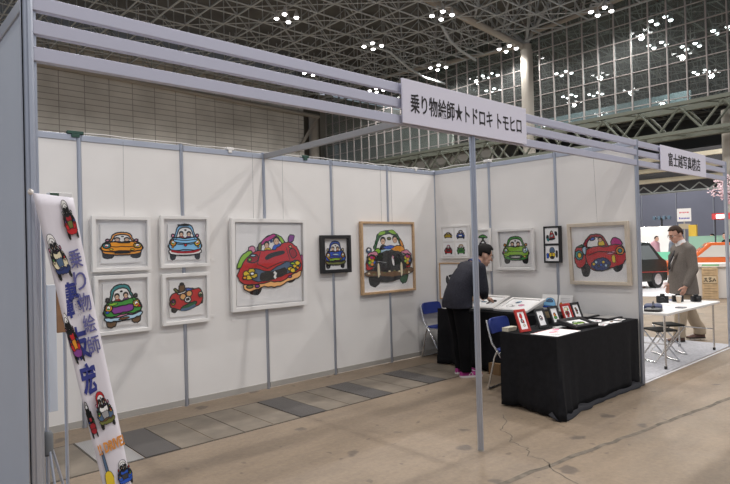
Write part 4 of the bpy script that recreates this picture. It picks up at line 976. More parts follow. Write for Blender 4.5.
def person(label, O, F, S, group=None, voxel=.008):
    O = Vector(O); F = Vector((F[0],F[1],0)).normalized(); L = Vector((-F.y,F.x,0)); Zv = Vector((0,0,1))
    root = thing('person', label, 'person', O, group=group)
    def Pt(p): return F*p[0]+L*p[1]+Zv*p[2]          # local to root
    skin, hair = S['skin'], S['hair']
    body = MB(); hc = Pt(S['head']); hf = (F*S['look'][0]+L*S['look'][1]+Zv*S['look'][2]).normalized(); hl = Zv.cross(hf).normalized(); hu = hf.cross(hl)
    k = S.get('hs', 1.)
    RM = Matrix((hf, hl, hu)).transposed().to_4x4()
    HP = lambda a, b_, c: hc+(hf*a+hl*b_+hu*c)*k
    body.ell(HP(-.012,0,.02), (.098*k,.077*k,.105*k), 20, 14, mx=RM)
    body.ell(HP(.03,0,-.045), (.062*k,.056*k,.075*k), 16, 12, mx=RM)
    body.ell(HP(.062,0,-.09), (.026*k,.03*k,.022*k), 12, 8, mx=RM)
    cap(body, HP(.086,0,.018), .009*k, HP(.113,0,-.018), .0145*k, 10)
    cap(body, HP(.080,.035,.034), .011*k, HP(.080,-.035,.034), .011*k, 10)
    cap(body, HP(.088,.018,-.052), .009*k, HP(.088,-.018,-.052), .009*k, 8)
    for s in (-1,1): body.ell(HP(-.01,s*.080,.0), (.022*k,.010*k,.034*k), 10, 8, mx=RM); cap(body, HP(.07,s*.045,-.01), .014*k, HP(.06,s*.05,-.03), .014*k, 8)
    nb = Pt(S['neck']); cap(body, HP(-.025,0,-.06), .056*k, nb, .062*k)
    ch, wa_, hp = Pt(S['chest']), Pt(S['waist']), Pt(S['hip'])
    for (c, rf, rl) in ((ch,.10,.155),(wa_,.095,.135),(hp,.10,.15)): body.ell(c, (rf,rl,.14), 16, 10, mx=Matrix((F,L,Zv)).transposed().to_4x4())
    chain(body, [nb, ch, wa_, hp], [.07,.10,.10,.11])
    for sd in ('l','r'):
        sh, el, wr_ = (Pt(S[q+sd]) for q in ('sh','el','wr')); chain(body, [nb, sh, el, wr_], [.06,.058,.043,.030])
        h = S['hand'+sd]; hd = (F*h[0][0]+L*h[0][1]+Zv*h[0][2]).normalized(); pn = (F*h[1][0]+L*h[1][1]+Zv*h[1][2]); pn = (pn-hd*pn.dot(hd)).normalized()
        side = hd.cross(pn)*h[2]; hand_caps(body, wr_, hd, pn, side, h[3], S.get('hand_s',1.05))
        kn, an = Pt(S['kn'+sd]), Pt(S['an'+sd]); hj = hp+L*(.085 if sd == 'l' else -.085); chain(body, [hj, kn, an], [.085,.058,.042])
        t = Pt(S['toe'+sd]); hdn = Vector((an.x,an.y,an.z-.05)); cap(body, hdn, .026, hdn.lerp(t, .55), .016)
    me = remesh(body, voxel, 3, (skin,)); bo = put('body', me, root)
    # face details
    for s in (-1,1):
        e = MB(); e.ell(HP(.079,s*.031,.014), (.010*k,.014*k,.008*k), 10, 8, mx=RM); e.build('eye', M_eye, root, smooth=True)
        e = MB(); e.ell(HP(.0875,s*.031,.013), (.004*k,.006*k,.006*k), 8, 6, mx=RM); e.build('iris', M_ink, root, smooth=True)
        e = MB().tube([HP(.091,s*.014,.036),HP(.091,s*.032,.042),HP(.078,s*.052,.036)], .0055*k, 6); e.build('eyebrow', hair, root)
    e = MB(); e.ell(HP(.097,0,-.055), (.006*k,.022*k,.0055*k), 10, 6, mx=RM); e.build('mouth', M_lip, root, smooth=True)
    hb_ = MB(); hb_.ell((0,0,0), (.109*k,.087*k,.112*k), 28, 20)
    hm = hb_.mesh('hair', [hair]); bm = bmesh.new(); bm.from_mesh(hm); rg = random.Random(4)
    dl = [v for v in bm.verts if (v.co.x > S.get('hx',.045)*k and v.co.z < .055*k) or v.co.z < -.055*k or (abs(v.co.y) > .06*k and v.co.z < -.01*k and v.co.x > -.035*k) or (v.co.x > .075*k and v.co.z < .07*k)]
    bmesh.ops.delete(bm, geom=dl, context='VERTS')
    for v in bm.verts:
        up_ = max(0, v.co.z/.11/k)
        v.co *= 1+rg.uniform(0,.05)+S.get('quiff',.0)*up_*max(0,.3+v.co.x/.1/k)
    ex = bmesh.ops.extrude_face_region(bm, geom=bm.faces[:])
    for v in [g for g in ex['geom'] if isinstance(g, bmesh.types.BMVert)]: v.co *= .86
    bmesh.ops.recalc_face_normals(bm, faces=bm.faces)
    bmesh.ops.transform(bm, matrix=Matrix.Translation(HP(-.012,0,.022)) @ RM, verts=bm.verts); bm.to_mesh(hm); bm.free()
    hm.polygons.foreach_set('use_smooth', [True]*len(hm.polygons)); put('hair', hm, root)
    if S.get('glasses'):
        g = MB()
        for s in (-1,1):
            g.tube([HP(.100,s*.033+.023*math.cos(q),.012+.017*math.sin(q)) for q in [2*PI*i/14 for i in range(15)]], .0017*k, 5)
            g.tube([HP(.099,s*.056,.016),HP(.06,s*.079,.018),HP(-.005,s*.088,.014)], .0017*k, 5)
        g.tube([HP(.100,.010,.016),HP(.104,0,.018),HP(.100,-.010,.016)], .0017*k, 5); g.build('glasses', M_ink, root)
    # trousers
    tb_ = MB(); fl = [ringe(hp+Zv*.05,F,L,.105,.15), ringe(hp,F,L,.122,.168), ringe(hp-Zv*.09,F,L,.13,.175)]
    tb_.loft(fl)
    for sd, s in (('l',1),('r',-1)):
        kn, an = Pt(S['kn'+sd]), Pt(S['an'+sd]); hj = hp+L*s*.085-Zv*.04
        rs = S.get('leg_r', (.105,.078,.066)); chain(tb_, [hj, kn, kn.lerp(an,.55), an+Zv*.085], [rs[0],rs[1],rs[1]*.94,rs[2]])
        tb_.loft([ringe(an+Zv*.10,F,L,rs[2]*1.02,rs[2]*1.02,16,2), ringe(an-Zv*.02,F,L,rs[2]*1.12,rs[2]*1.05,16,2)])
    put('trousers', remesh(tb_, .011 if voxel < .012 else .02, 3, (S['trousers'],)), root)
    # jacket
    jb = MB(); sp_ = [Pt(q) for q in S['jspine']]; rings = []
    for i, (c, (rf, rl)) in enumerate(zip(sp_, S['jr'])):
        t = (sp_[min(len(sp_)-1,i+1)]-sp_[max(0,i-1)]).normalized(); ff = L.cross(t).normalized()
        if ff.dot(F) < 0: ff = -ff
        rings.append(ringe(c, ff, L, rf, rl, 24, 2.4))
    jb.loft(rings)
    for sd in ('l','r'):
        sh, el, wr_ = (Pt(S[q+sd]) for q in ('sh','el','wr')); e2 = el.lerp(wr_,.86)
        chain(jb, [sp_[-1].lerp(sh,.55), sh, el, e2], [.075,.082,.066,.050]); dd = (wr_-el).normalized()
        a_ = dd.cross(L).normalized(); b2 = dd.cross(a_)
        jb.loft([ringe(el.lerp(wr_,.6),a_,b2,.053,.053,14,2), ringe(el.lerp(wr_,.95),a_,b2,.048,.048,14,2)])
    put('jacket', remesh(jb, .011 if voxel < .012 else .02, 3, (S['jacket'],)), root)
    # collar / shirt / shoes
    cn = nb.lerp(HP(-.025,0,-.06), .35); ax = (HP(-.025,0,-.06)-nb).normalized(); a_ = L.cross(ax).normalized(); b2 = ax.cross(a_)
    if S.get('collar'):
        cb2 = MB().loft([ringe(cn-ax*.055,a_,b2,.088,.088,18,2), ringe(cn-ax*.02,a_,b2,.077,.075,18,2), ringe(cn+ax*.028,a_,b2,.072,.069,18,2), ringe(cn+ax*.03,a_,b2,.064,.062,18,2)]); cb2.build('collar', S['collar'], root, smooth=True)
    for sd in ('l','r'):
        an, t = Pt(S['an'+sd]), Pt(S['toe'+sd]); d = Vector((t.x-an.x,t.y-an.y,0)).normalized(); sdv = Vector((-d.y,d.x,0)); h0 = Vector((an.x,an.y,an.z-.085))
        lift = S.get('lift'+sd, 0)
        rg_ = []; sl = []
        for f_o, w_, hgt in ((-.075,.020,.055),(-.065,.034,.085),(-.03,.040,.105),(.03,.043,.098),(.08,.046,.078),(.13,.050,.060),(.175,.044,.048),(.20,.028,.036)):
            c = h0+d*f_o*1.0
            rg_.append([c+sdv*w_*math.cos(q)+Zv*(.018+(hgt-.018)*max(0,math.sin(q))**.8) for q in [PI*i/10 for i in range(11)]])
            sl.append([c+sdv*(w_+.006)*u+Zv*z for u, z in ((-1,0.0),(1,0.0),(1,.024),(-1,.024))])
        sh_ = MB().loft(rg_).build('shoe', S['shoe'], root, smooth=True); MB().loft(sl).build('sole', S['sole'], sh_, bevel=.003)
        if S.get('stripe'): MB().tube([h0+d*.02-sdv*.044+Zv*.03, h0+d*.05-sdv*.043+Zv*.065, h0+d*.07-sdv*.046+Zv*.03], .005, 5).tube([h0+d*.09+Zv*.075-sdv*.03, h0+d*.05+Zv*.098-sdv*.012, h0+d*.10+Zv*.072+sdv*.02], .005, 5).build('lace', S['sole'], sh_)
    return root, Pt, HP, RM, F, L
M_jk = mat('charcoal_wool', (.030,.030,.040), .9, spec=.2, bump=.25, bscale=250, vary=.35, vscale=90)
M_tr = mat('black_trousers', (.006,.006,.007), .95, spec=.1)
M_mag = mat('magenta_shoe', (.28,.012,.16), .6)
M_sole = mat('shoe_white', (.60,.56,.57), .6)
M_navy = mat('navy_shirt', (.02,.05,.20), .8)
S1 = dict(skin=M_skin, hair=M_hair, head=(.365,0,1.45), look=(.86,-.12,-.36), neck=(.22,0,1.345), chest=(.14,0,1.235), waist=(.01,0,1.07), hip=(-.03,0,.92), quiff=.16, hx=.05,
    shl=(.18,.185,1.30), ell=(.23,.22,1.05), wrl=(.345,.10,.95), shr=(.18,-.185,1.30), elr=(.20,-.235,1.05), wrr=(.265,-.15,.955),
    handl=((.9,-.2,-.25),(.0,-.3,-1),1,.35), handr=((.85,.25,-.2),(0,.3,-1),-1,.35),
    hs=1.07, knl=(.03,.10,.49), anl=(.06,.11,.085), toel=(.20,.12,.03), knr=(.0,-.09,.49), anr=(.01,-.10,.085), toer=(.15,-.12,.03), glasses=True,
    trousers=M_tr, jacket=M_jk, shoe=M_mag, sole=M_sole, stripe=True, collar=M_navy,
    jspine=[(-.03,0,.83),(-.03,0,.89),(-.01,0,.99),(.03,0,1.11),(.11,0,1.22),(.17,0,1.30),(.21,0,1.345)], jr=[(.16,.225),(.16,.22),(.148,.205),(.13,.200),(.125,.205),(.105,.185),(.075,.10)])
man1 = person('man in a charcoal jacket, glasses and magenta sneakers bending over the back table', (-1.0,-1.22,0), (.93,-.37), S1)
root, Pt, HP, RM, F1, L1 = man1
MB().loft([ringe(Pt((.25,0,1.31)), F1, L1, .05, .06, 14), ringe(Pt((.30,0,1.25)), F1, L1, .045, .05, 14), ringe(Pt((.31,0,1.16)), F1, L1, .03, .045, 14)]).build('neck_scarf', M_navy, root, smooth=True)
hp_ = root.location + Pt((.36,-.02,.90))
tag(MB().tube([hp_-Vector((.01,.06,0)), hp_+Vector((.08,-.10,-.012))], .012, 8).build('pen_case', M_black, smooth=True), 'small black case held in the bending man’s hand over the back table', 'case')
M_tweed = mat('grey_brown_tweed', (.135,.118,.105), .9, bump=.3, bscale=220, vary=.3, vscale=120)
M_khaki = mat('khaki_trousers', (.33,.265,.19), .85, vary=.08, vscale=6)
M_brown = mat('brown_leather', (.085,.032,.018), .35)
M_shirt = mat('white_shirt', (.70,.69,.70), .8)
S2 = dict(skin=M_skin2, hair=M_hair2, head=(.105,.0,1.655), look=(.80,.16,-.42), neck=(.02,0,1.495), chest=(0,0,1.33), waist=(.02,0,1.12), hip=(-.01,0,.95), hx=.03, hs=1.06,
    shl=(.0,.205,1.415), ell=(-.02,.255,1.12), wrl=(.10,.235,.86), shr=(.0,-.205,1.415), elr=(.0,-.25,1.12), wrr=(.10,-.22,.87),
    handl=((.35,-.1,-.9),(.3,-.9,0),-1,.3), handr=((.35,.1,-.9),(.3,.9,0),1,.3),
    knl=(.10,.09,.50), anl=(.14,.09,.09), toel=(.36,.09,.03), knr=(-.12,-.10,.50), anr=(-.28,-.10,.10), toer=(-.06,-.10,.03), glasses=True, leg_r=(.115,.092,.082),
    trousers=M_khaki, jacket=M_tweed, shoe=M_brown, sole=mat('dark_sole', (.02,.015,.012), .7), collar=M_shirt,
    jspine=[(.0,0,.73),(.0,0,.80),(.01,0,.95),(.025,0,1.10),(.02,0,1.24),(.005,0,1.36),(.0,0,1.44),(.0,0,1.50),(.01,0,1.52)], jr=[(.185,.235),(.18,.232),(.172,.222),(.168,.215),(.155,.218),(.135,.222),(.115,.185),(.092,.115),(.085,.085)])
man2 = person('man in a grey-brown jacket, tie and khaki trousers looking down beside the white table', (3.17,-2.30,.008), (-.74,.67), S2)
root, Pt, HP, RM, F2, L2 = man2
# shirt front with tie in the jacket opening
b = MB(); q = [Pt(p) for p in ((.075,-.055,1.475),(.075,.055,1.475),(.205,.045,1.22),(.215,.005,1.08),(.205,-.045,1.22))]; q2 = [p-F2*.06 for p in q]
b.loft([q2, q]); b.build('shirt_front', M_shirt, root)
b = MB(); q = [Pt(p) for p in ((.098,-.018,1.46),(.098,.018,1.46),(.205,.028,1.27),(.232,.026,1.14),(.232,.0,1.10),(.232,-.026,1.14),(.205,-.028,1.27))]; q2 = [p-F2*.03 for p in q]
b.loft([q2, q]); b.build('tie', M_ink, root)
for s in (-1,1):
    b = MB(); q = [Pt(p) for p in ((.07,s*.065,1.485),(.085,s*.11,1.43),(.175,s*.11,1.33),(.222,s*.02,1.08),(.212,s*.05,1.20),(.135,s*.06,1.40))]; q2 = [p-F2*.02 for p in q]
    b.loft([q2, q]); b.build('lapel', M_tweed, root)
# ------------------------------------------------------------------ neighbouring booth
M_carpet = mat('grey_carpet', (.40,.40,.43), .95, bump=.5, bscale=180, vary=.18, vscale=30)
tag(MB().prism([(.03,-2.96),(3.22,-2.93),(3.22,-1.62),(.03,-1.62)], 0, .007).build('carpet', M_carpet), 'pale grey carpet under the neighbouring white table', 'carpet')
tag(MB().box((.03,-2.99,0),(3.22,-2.962,.004)).build('carpet_tape', mat('tape', (.56,.55,.57), .6)), 'pale tape strip along the front edge of the grey carpet', 'tape')
nt_ = table('folding_table', 'white-topped folding table with chrome legs in the neighbouring booth', .80, 2.66, -2.95, -2.35, .69); nt_.location.z = .0075
def stool(label, x, y, rz):
    t = thing('folding_stool', label, 'stool', (x,y,.007), (0,0,rz), 'folding stools under the white table')
    MB().box((-.17,-.14,.395),(.17,.14,.42)).build('seat', M_rubber, t, bevel=.008)
    for s in (-1,1):
        MB().tube([(s*.16,-.14,.39),(s*.16,.17,.012)], .010, 7).build('leg', M_chrome, t, smooth=True)
        MB().tube([(s*.14,.14,.39),(s*.14,-.17,.012)], .010, 7).build('leg', M_chrome, t, smooth=True)
    MB().tube([(-.16,.17,.012),(.16,.17,.012)], .010, 7).build('foot_bar', M_chrome, t); MB().tube([(-.14,-.17,.012),(.14,-.17,.012)], .010, 7).build('foot_bar', M_chrome, t)
stool('black-seated folding stool under the near end of the white table', 1.38, -2.62, R(55))
stool('black-seated folding stool behind the other, deeper under the white table', 1.93, -2.52, R(50))
NZ = .7005
def bag(label, x, y, w, d, h, m, rz, name='camera_bag', cat='bag'):
    t = thing(name, label, cat, (x,y,NZ), (0,0,rz))
    MB().loft([ringe(Vector((0,0,z)), Vector((1,0,0)), Vector((0,1,0)), w/2*s, d/2*s, 20, 4) for z, s in ((0,.96),(h*.2,1),(h*.75,.97),(h,.8))]).build('body', m, t, smooth=True)
    MB().tube([(-w*.3,0,h*.9),(-w*.2,0,h+.03),(w*.2,0,h+.03),(w*.3,0,h*.9)], .008, 6).build('strap', M_black, t, smooth=True)
M_navy2 = mat('navy_bag', (.03,.04,.10), .7)
bag('navy bag lying on the near end of the white table', 1.20, -2.62, .30, .22, .06, M_navy2, R(20))
bag('black case on the near left edge of the white table', .95, -2.72, .22, .20, .035, M_black, R(10))
bag('low black case next to the navy bag on the white table', 1.02, -2.46, .20, .13, .05, M_black, R(-10))
def camera_(label, x, y, rz, s=1., m=M_black):
    t = thing('photo_camera', label, 'camera', (x,y,NZ), (0,0,rz), 'cameras on the white table')
    MB().box((-.065*s,-.03*s,0),(.065*s,.03*s,.08*s)).box((-.025*s,-.026*s,.08*s),(.025*s,.026*s,.105*s)).build('body', m, t, bevel=.005)
    MB().tube([(0,-.03*s,.04*s),(0,-.09*s,.04*s)], .03*s, 14).build('lens', M_black, t, smooth=True)
camera_('black camera on the white table closest to the man’s leg', 2.30, -2.52, R(-60), 1.1)
camera_('black camera on the white table in front of the man’s hand', 2.42, -2.72, R(-40), 1.0)
camera_('small dark camera at the back of the white table', 2.02, -2.42, R(-70), 1.2)
t = thing('paper_cup', 'cream paper cup standing between the cameras on the white table', 'cup', (2.12,-2.60,NZ)); MB().lathe([(.026,0),(.036,.09),(.034,.09),(.024,.004)], 16).build('cup', mat('cup', (.62,.52,.42), .7), t, smooth=True)
MB().lathe([(.037,.088),(.037,.096),(.03,.098)], 16).build('rim', M_white, t)
tag(MB().box((1.62,-2.62,NZ),(1.80,-2.50,NZ+.006)).box((1.66,-2.60,NZ+.006),(1.78,-2.52,NZ+.02)).build('leaflet_pile', M_paper), 'small pile of leaflets in the middle of the white table', 'leaflets')
tag(MB().box((2.38,-2.48,NZ),(2.62,-2.37,NZ+.012)).build('blue_folder', mat('blue_folder', (.10,.14,.34), .6)), 'blue folder at the far end of the white table', 'folder')
tag(MB().box((1.43,-2.90,NZ),(1.56,-2.80,NZ+.01)).build('notebook', mat('grey_book', (.16,.16,.18), .6)), 'grey notebook near the front edge of the white table', 'notebook')

# ------------------------------------------------------------------ hanging banner at the left
bt_ = thing('banner', 'slanted white cloth banner with blue vertical writing and small cars at the left', 'banner', (0,-3.03,0), BX)
TLp, BLp = Vector((-5.995,1.85)), Vector((-5.59,-.05)); top = TLp; ax = (Vector((-5.735,.56))-Vector((-5.992,1.85))).normalized(); bw = .148
perp = Vector((-ax.y, ax.x));  perp = perp if perp.x > 0 else -perp
nseg = 36; Ln = 1.86
b = MB(); vs = []
def bpt(u, s):     # u 0..1 across, s metres along
    sk = (1-min(1,s/.25))*-.045*u
    p = top + ax*(s-sk) + perp*(.150-.026*s)*u
    return p
def wav(u, s): return .006*math.sin(s*5+u*2)+.004*math.sin(u*7+s*3)
for i in range(nseg+1):
    for k_ in range(7):
        s_ = Ln*i/nseg; u_ = k_/6; p = bpt(u_, s_); vs.append((p.x,p.y,wav(u_,s_)))
b.add(vs, [(i*7+k_,i*7+k_+1,(i+1)*7+k_+1,(i+1)*7+k_) for i in range(nseg) for k_ in range(6)])
M_ban = mat('banner_cloth', (.76,.73,.79), .85)
bc = b.build('cloth', M_ban, bt_, smooth=True); sd_ = bc.modifiers.new('thick', 'SOLIDIFY'); sd_.thickness = .003; sd_.offset = -1
M_btxt = mat('banner_blue', (.035,.045,.24), .8); M_btxt2 = mat('banner_violet', (.13,.13,.34), .8); M_bor = mat('banner_orange', (.72,.30,.06), .8)
ang = math.atan2(perp.y, perp.x)
def bchar(ch, u, s, w, h, m, bold=0):
    p = bpt(u, s); put_text('lettering', ch, w, h, m, bt_, (p.x,p.y,wav(u,s)+.004), (0,0,ang), bold)
for i, ch in enumerate('乗り物絵師'): bchar(ch, .73, .305+.097*i, .050, .082, M_btxt2, .004)
for ch, s_, h in (('轟',.475,.155),('友',.67,.15),('宏',.835,.145)): bchar(ch, .37, s_, .066, h, M_btxt, .03)
p = bpt(.56, 1.15); put_text('lettering', '!! DRIVE!', .112, .050, M_bor, bt_, (p.x,p.y,wav(.56,1.15)+.004), (0,0,ang+.03), .03)
def bcar(u, s_, w, h, rot, **kw):
    p = bpt(u, s_); a = Art(0); a.lw = .0022; a.tf = lambda x, y: (x, y)
    car(a, 0, 0, w, h, wob=.04, **kw); a.build('car_print', bt_, (p.x,p.y,wav(u,s_)+.005), (0,0,ang+rot))
bcar(.76, .115, .022, .085, R(4), body='red', roof='white', hood='dred', grille='olive', lights=('red','red'), mirror='white', lower='red')
bcar(.24, .28, .028, .10, R(8), body='cream', roof='white', hood='cream', grille='slate', bumper='navy', lights=('cream','cream'), lower='navy')
bcar(.13, .635, .018, .115, R(6), body='red', roof='white', hood='red', grille='orange', lower='purple', lights=('red','red'))
bcar(.58, .985, .032, .085, R(4), body='slate', roof='red', hood='white', grille='grey', bumper='olive', lower='brown')
bcar(.10, 1.01, .012, .085, R(4), body='dred', roof='grey', grille=None, lights=('grey','grey'))
bcar(.80, 1.295, .030, .06, R(0), body='blue', roof='white', hood='blue', grille='dgrey', mirror='red')
p0 = bpt(.25,1.24); a = Art(0); a.lw = .002; a.tf = lambda x, y: (x, y); a.poly('slate', [(-.008,.06),(0,.07),(.004,-.03),(-.006,-.03)]); a.poly('yellow', [(-.014,-.03),(.014,-.03),(.022,-.12),(-.014,-.13)]); a.build('car_print', bt_, (p0.x,p0.y,wav(.3,1.24)+.005), (0,0,ang))
# cords tying the banner
MB().tube([(-5.995,1.85,.002),(-6.008,1.862,.02),(-6.012,1.86,.045)], .004, 6).ell((-6.002,1.853,.006), (.012,.012,.012), 10, 8).build('knot', M_white, bt_, smooth=True)
pe = bpt(.5, Ln); MB().tube([(pe.x-.07,.012,0),(pe.x+.09,.012,0)], .011, 8).build('bottom_bar', M_chrome, bt_)
# tripod stand by the left post
tp = thing('tripod_stand', 'thin metal tripod stand in front of the left wall post', 'stand', (-5.935,-2.93,0))
MB().tube([(0,0,.10),(0,0,1.84)], .008, 8).build('pole', M_alu, tp, smooth=True)
MB().lathe([(.015,.72),(.024,.73),(.024,.81),(.015,.825)], 14).build('collar', mat('dark_grey_plastic', (.13,.14,.15), .5), tp, smooth=True)
for q in (R(75), R(0), R(-75)): MB().tube([(.02*math.cos(q),.02*math.sin(q),.74),(.2*math.cos(q),.2*math.sin(q),.008)], .006, 6).build('leg', M_alu, tp, smooth=True)
# slim wooden display stand behind the banner
ds = thing('display_stand', 'narrow wooden stand with a pale panel behind the hanging banner', 'stand', (-5.815,-2.71,0))
MB().tube([(.015,0,0),(.015,0,1.25)], .008, 8).build('pole', M_alu, ds, smooth=True); MB().box((-.02,-.012,1.22),(.035,.012,1.70)).build('upright', mat('brown_wood', (.26,.14,.07), .6, vary=.2, vscale=12), ds, bevel=.003)
MB().box((-.065,-.035,.86),(-.028,-.013,1.45)).build('panel', mat('pale_panel', (.62,.66,.72), .5), ds, bevel=.002)
MB().box((-.05,-.05,0),(.06,.06,.015)).build('base', M_base, ds)
c = MB().box((-.045,-.03,1.70),(.055,.03,1.885)).build('top_card', M_white, ds, bevel=.002)
MB().box((-.044,-.0325,1.845),(-.005,-.0305,1.882)).build('picture', mat('dark_green_print', (.05,.09,.06), .6), c); MB().box((.02,-.0325,1.83),(.048,-.0305,1.865)).build('picture', mat('grey_print', (.2,.2,.24), .6), c)

# ------------------------------------------------------------------ beyond: motor show floor
M_mat_ = mat('white_floor', (.78,.77,.80), .5)
tag(MB().prism([(10.2,1.3),(10.9,-.05),(16.2,-1.2),(28,-1.2),(28,8.5),(14,8.5)], 0, .02).build('display_floor', M_mat_), 'white display floor the two parked cars stand on', 'floor covering')
def vehicle(name, label, loc, head_, L_, W_, body_prof, win_polys, m, wheel_x, wr, hub, extra=None, glass=M_carglass):
    t = thing(name, label, 'car', (loc[0],loc[1],.02), (0,0,math.atan2(head_[1],head_[0])))
    Rm = Matrix(((1,0,0,0),(0,0,-1,0),(0,1,0,0),(0,0,0,1)))      # profile x,z -> x, y=extrusion
    b = MB(); b.prism(body_prof, -W_/2, W_/2, mx=Rm); b.build('body', m, t, bevel=.06)
    for wp in win_polys:
        for s in (-1,1):
            b = MB(); b.prism(wp, s*(W_/2-.01), s*(W_/2+.012), mx=Rm); b.build('side_window', glass, t)
    for x in wheel_x:
        for s in (-1,1):
            b = MB().tube([(x,s*(W_/2-.19),wr),(x,s*(W_/2+.01),wr)], wr, 22); wl_ = b.build('wheel', M_rubber, t, smooth=True)
            MB().tube([(x,s*(W_/2-.02),wr),(x,s*(W_/2+.022),wr)], wr*.62, 18).build('hub_cap', hub, wl_, smooth=True)
    return t
M_dk = mat('dark_green_paint', (.018,.022,.020), .15, spec=.7); M_orp = mat('orange_paint', (.62,.13,.03), .25)
v1 = vehicle('parked_car', 'dark boxy car parked on the white display floor beyond the right wall', (12.38,3.02), (.97,-.23), 3.3, 1.45,
    [(-1.65,.25),(-1.68,.85),(-1.6,1.0),(-1.45,1.45),(-.6,1.52),(.75,1.50),(1.38,.98),(1.60,.88),(1.66,.6),(1.62,.22)], [[(-1.42,.95),(-1.3,1.36),(-.15,1.41),(-.15,.95)],[(-.05,.95),(-.05,1.41),(.68,1.40),(1.15,.95)]], M_dk, (-1.05,1.08), .29, M_chrome)
MB().box((1.6,-.7,.28),(1.72,.7,.40)).box((-1.75,-.7,.28),(-1.63,.7,.40)).build('bumper', M_chrome, v1, bevel=.02); MB().box((-1.60,-.60,1.02),(-1.44,.60,1.38)).build('rear_window', M_carglass, v1)
MB().box((-1.702,-.66,.62),(-1.68,-.50,.82)).build('tail_lamp', M_redf, v1); MB().box((-1.705,-.25,.55),(-1.685,.25,.68)).build('number_plate', M_white, v1)
MB().tube([(.2,-.735,.55),(1.62,-.735,.52)], .012, 5).build('trim', M_redf, v1)  # red reflection on the dark body, modelled as a thin strip
v2 = vehicle('parked_car', 'orange car parked behind the white counter with crates', (16.1,1.0), (-.36,.93), 3.9, 1.5,
    [(-1.9,.25),(-1.92,.85),(-1.75,1.2),(-1.45,1.42),(.45,1.44),(1.05,.92),(1.78,.82),(1.92,.6),(1.9,.25)], [[(-1.6,.95),(-1.38,1.32),(-.55,1.34),(-.55,.95)],[(-.45,.95),(-.45,1.34),(.36,1.34),(.8,.95)]], M_orp, (-1.2,1.25), .30, M_chrome, glass=mat('pale_window', (.55,.53,.48), .15))
MB().prism([(.55,.97),(.98,.97),(.58,1.33),(.42,1.36)], -.72, .72, mx=Matrix(((1,0,0,0),(0,0,-1,0),(0,1,0,0),(0,0,0,1)))).build('windscreen', M_carglass, v2)
MB().box((1.86,-.7,.3),(1.99,.7,.42)).build('bumper', M_chrome, v2, bevel=.02)
# counter and crates
ctr = thing('counter', 'white display counter with a jutting top beyond the man in the grey-brown jacket', 'counter', (10.78,-.55,0), (0,0,R(-71)))
MB().box((-.75,.02,0),(.75,.45,.83)).build('body', M_white, ctr, bevel=.005); MB().box((-1.1,-.05,.83),(.9,.5,.93)).build('top', M_white, ctr, bevel=.005)
MB().box((-.45,-.052,.86),(-.05,-.0505,.90)).build('green_mark', mat('green_print', (.2,.5,.25), .6), ctr)
MB().prism([(0,0),(.10,-.13),(.17,-.08),(.07,.05)], -.001, .002, mx=Matrix.Translation((.12,.017,.55)) @ Matrix.Rotation(PI/2,4,'X')).build('blue_mark', mat('blue_print', (.03,.08,.45), .6), ctr)
M_crate = mat('crate_wood', (.50,.36,.21), .7, vary=.2, vscale=9)
for i, lab in enumerate(('wooden crate at the bottom of the stack before the white counter','wooden crate second from the bottom of the stack','wooden crate with a black emblem in the stack before the counter','wooden crate at the top of the stack before the counter')):
    t = thing('wooden_crate', lab, 'crate', (10.55,-.335,.205*i), (0,0,R(-71)), 'stacked wooden crates')
    b = MB()
    for z in (0,.068,.136): b.box((-.17,-.16,z+.002),(.17,.13,z+.064))
    b.build('slats', M_crate, t, bevel=.004)
    for s in (-1,1): MB().box((s*.165-.02,-.168,.002),(s*.165+.02,-.158,.2)).build('corner_post', M_crate, t)
    if i == 2:
        MB().box((-.165,-.166,.01),(.165,-.1605,.19)).build('label_board', mat('tan_board', (.62,.50,.33), .7), t)
        b = MB()
        for pts in ([(-.13,.12),(-.08,.14),(-.1,.08),(-.05,.05)],[(-.03,.14),(.03,.15),(-.01,.1),(.04,.07),(-.02,.045)],[(.06,.05),(.1,.13),(.13,.06)],[(-.14,.07),(-.12,.05)]): b.tube([(x,-.168,z) for x, z in pts], .012, 5)
        b.build('emblem', M_ink, t)
# white booth, partitions, lights, sign and blossoms far behind
fbth = thing('display_booth', 'white-walled display booth far behind the dark parked car', 'booth', (25,0,0))
MB().box((0,5.9,0),(.1,13,2.3)).build('back_wall', M_white, fbth); MB().box((-3.2,13,0),(0,13.1,2.3)).build('side_wall', M_white, fbth)
for y in (6.4,7.2,8.0,9.0): o = MB().lathe([(.02,.10),(.07,0),(.05,-.02)], 10, c=(-.2,y,2.2)).build('spotlight', emit('spot_glow', (1,.96,.9), 8), fbth)
M_grn = mat('mint_panel', (.16,.52,.33), .6)
tag(MB().box((21.0,4.3,.02),(21.06,6.1,1.05)).build('partition_panel', M_grn), 'mint green low panel between the dark car and the man in the grey-brown jacket', 'panel', 'mint green panels')
tag(MB().box((22.0,2.3,.02),(22.06,4.1,1.72)).build('partition_panel', mat('mint_panel_pale', (.24,.40,.30), .6)), 'pale green panel behind the orange car', 'panel', 'mint green panels')
ls = thing('light_stand', 'tall stand with a crossbar of small lamps above the white booth', 'light stand', (26.2,6.85,0))
MB().tube([(0,0,0),(0,0,2.75)], .05, 8).build('pole', M_black, ls); MB().tube([(0,-.4,2.75),(0,.4,2.75)], .03, 8).build('crossbar', M_black, ls)
for y in (-.38,-.13,.13,.38): MB().box((-.08,y-.07,2.68),(.08,y+.07,2.88)).build('lamp', mat('lamp_body', (.10,.16,.22), .4), ls, bevel=.02)
sg = thing('standing_sign', 'white square sign on a pole above the head of the man in the grey-brown jacket', 'sign', (30,7.06,0), (0,0,R(-68)))
MB().box((-.36,-.02,2.64),(.36,.02,3.40)).build('board', M_white, sg); MB().tube([(0,.03,0),(0,.03,3.3)], .04, 8).build('pole', M_conc, sg)
b = MB()
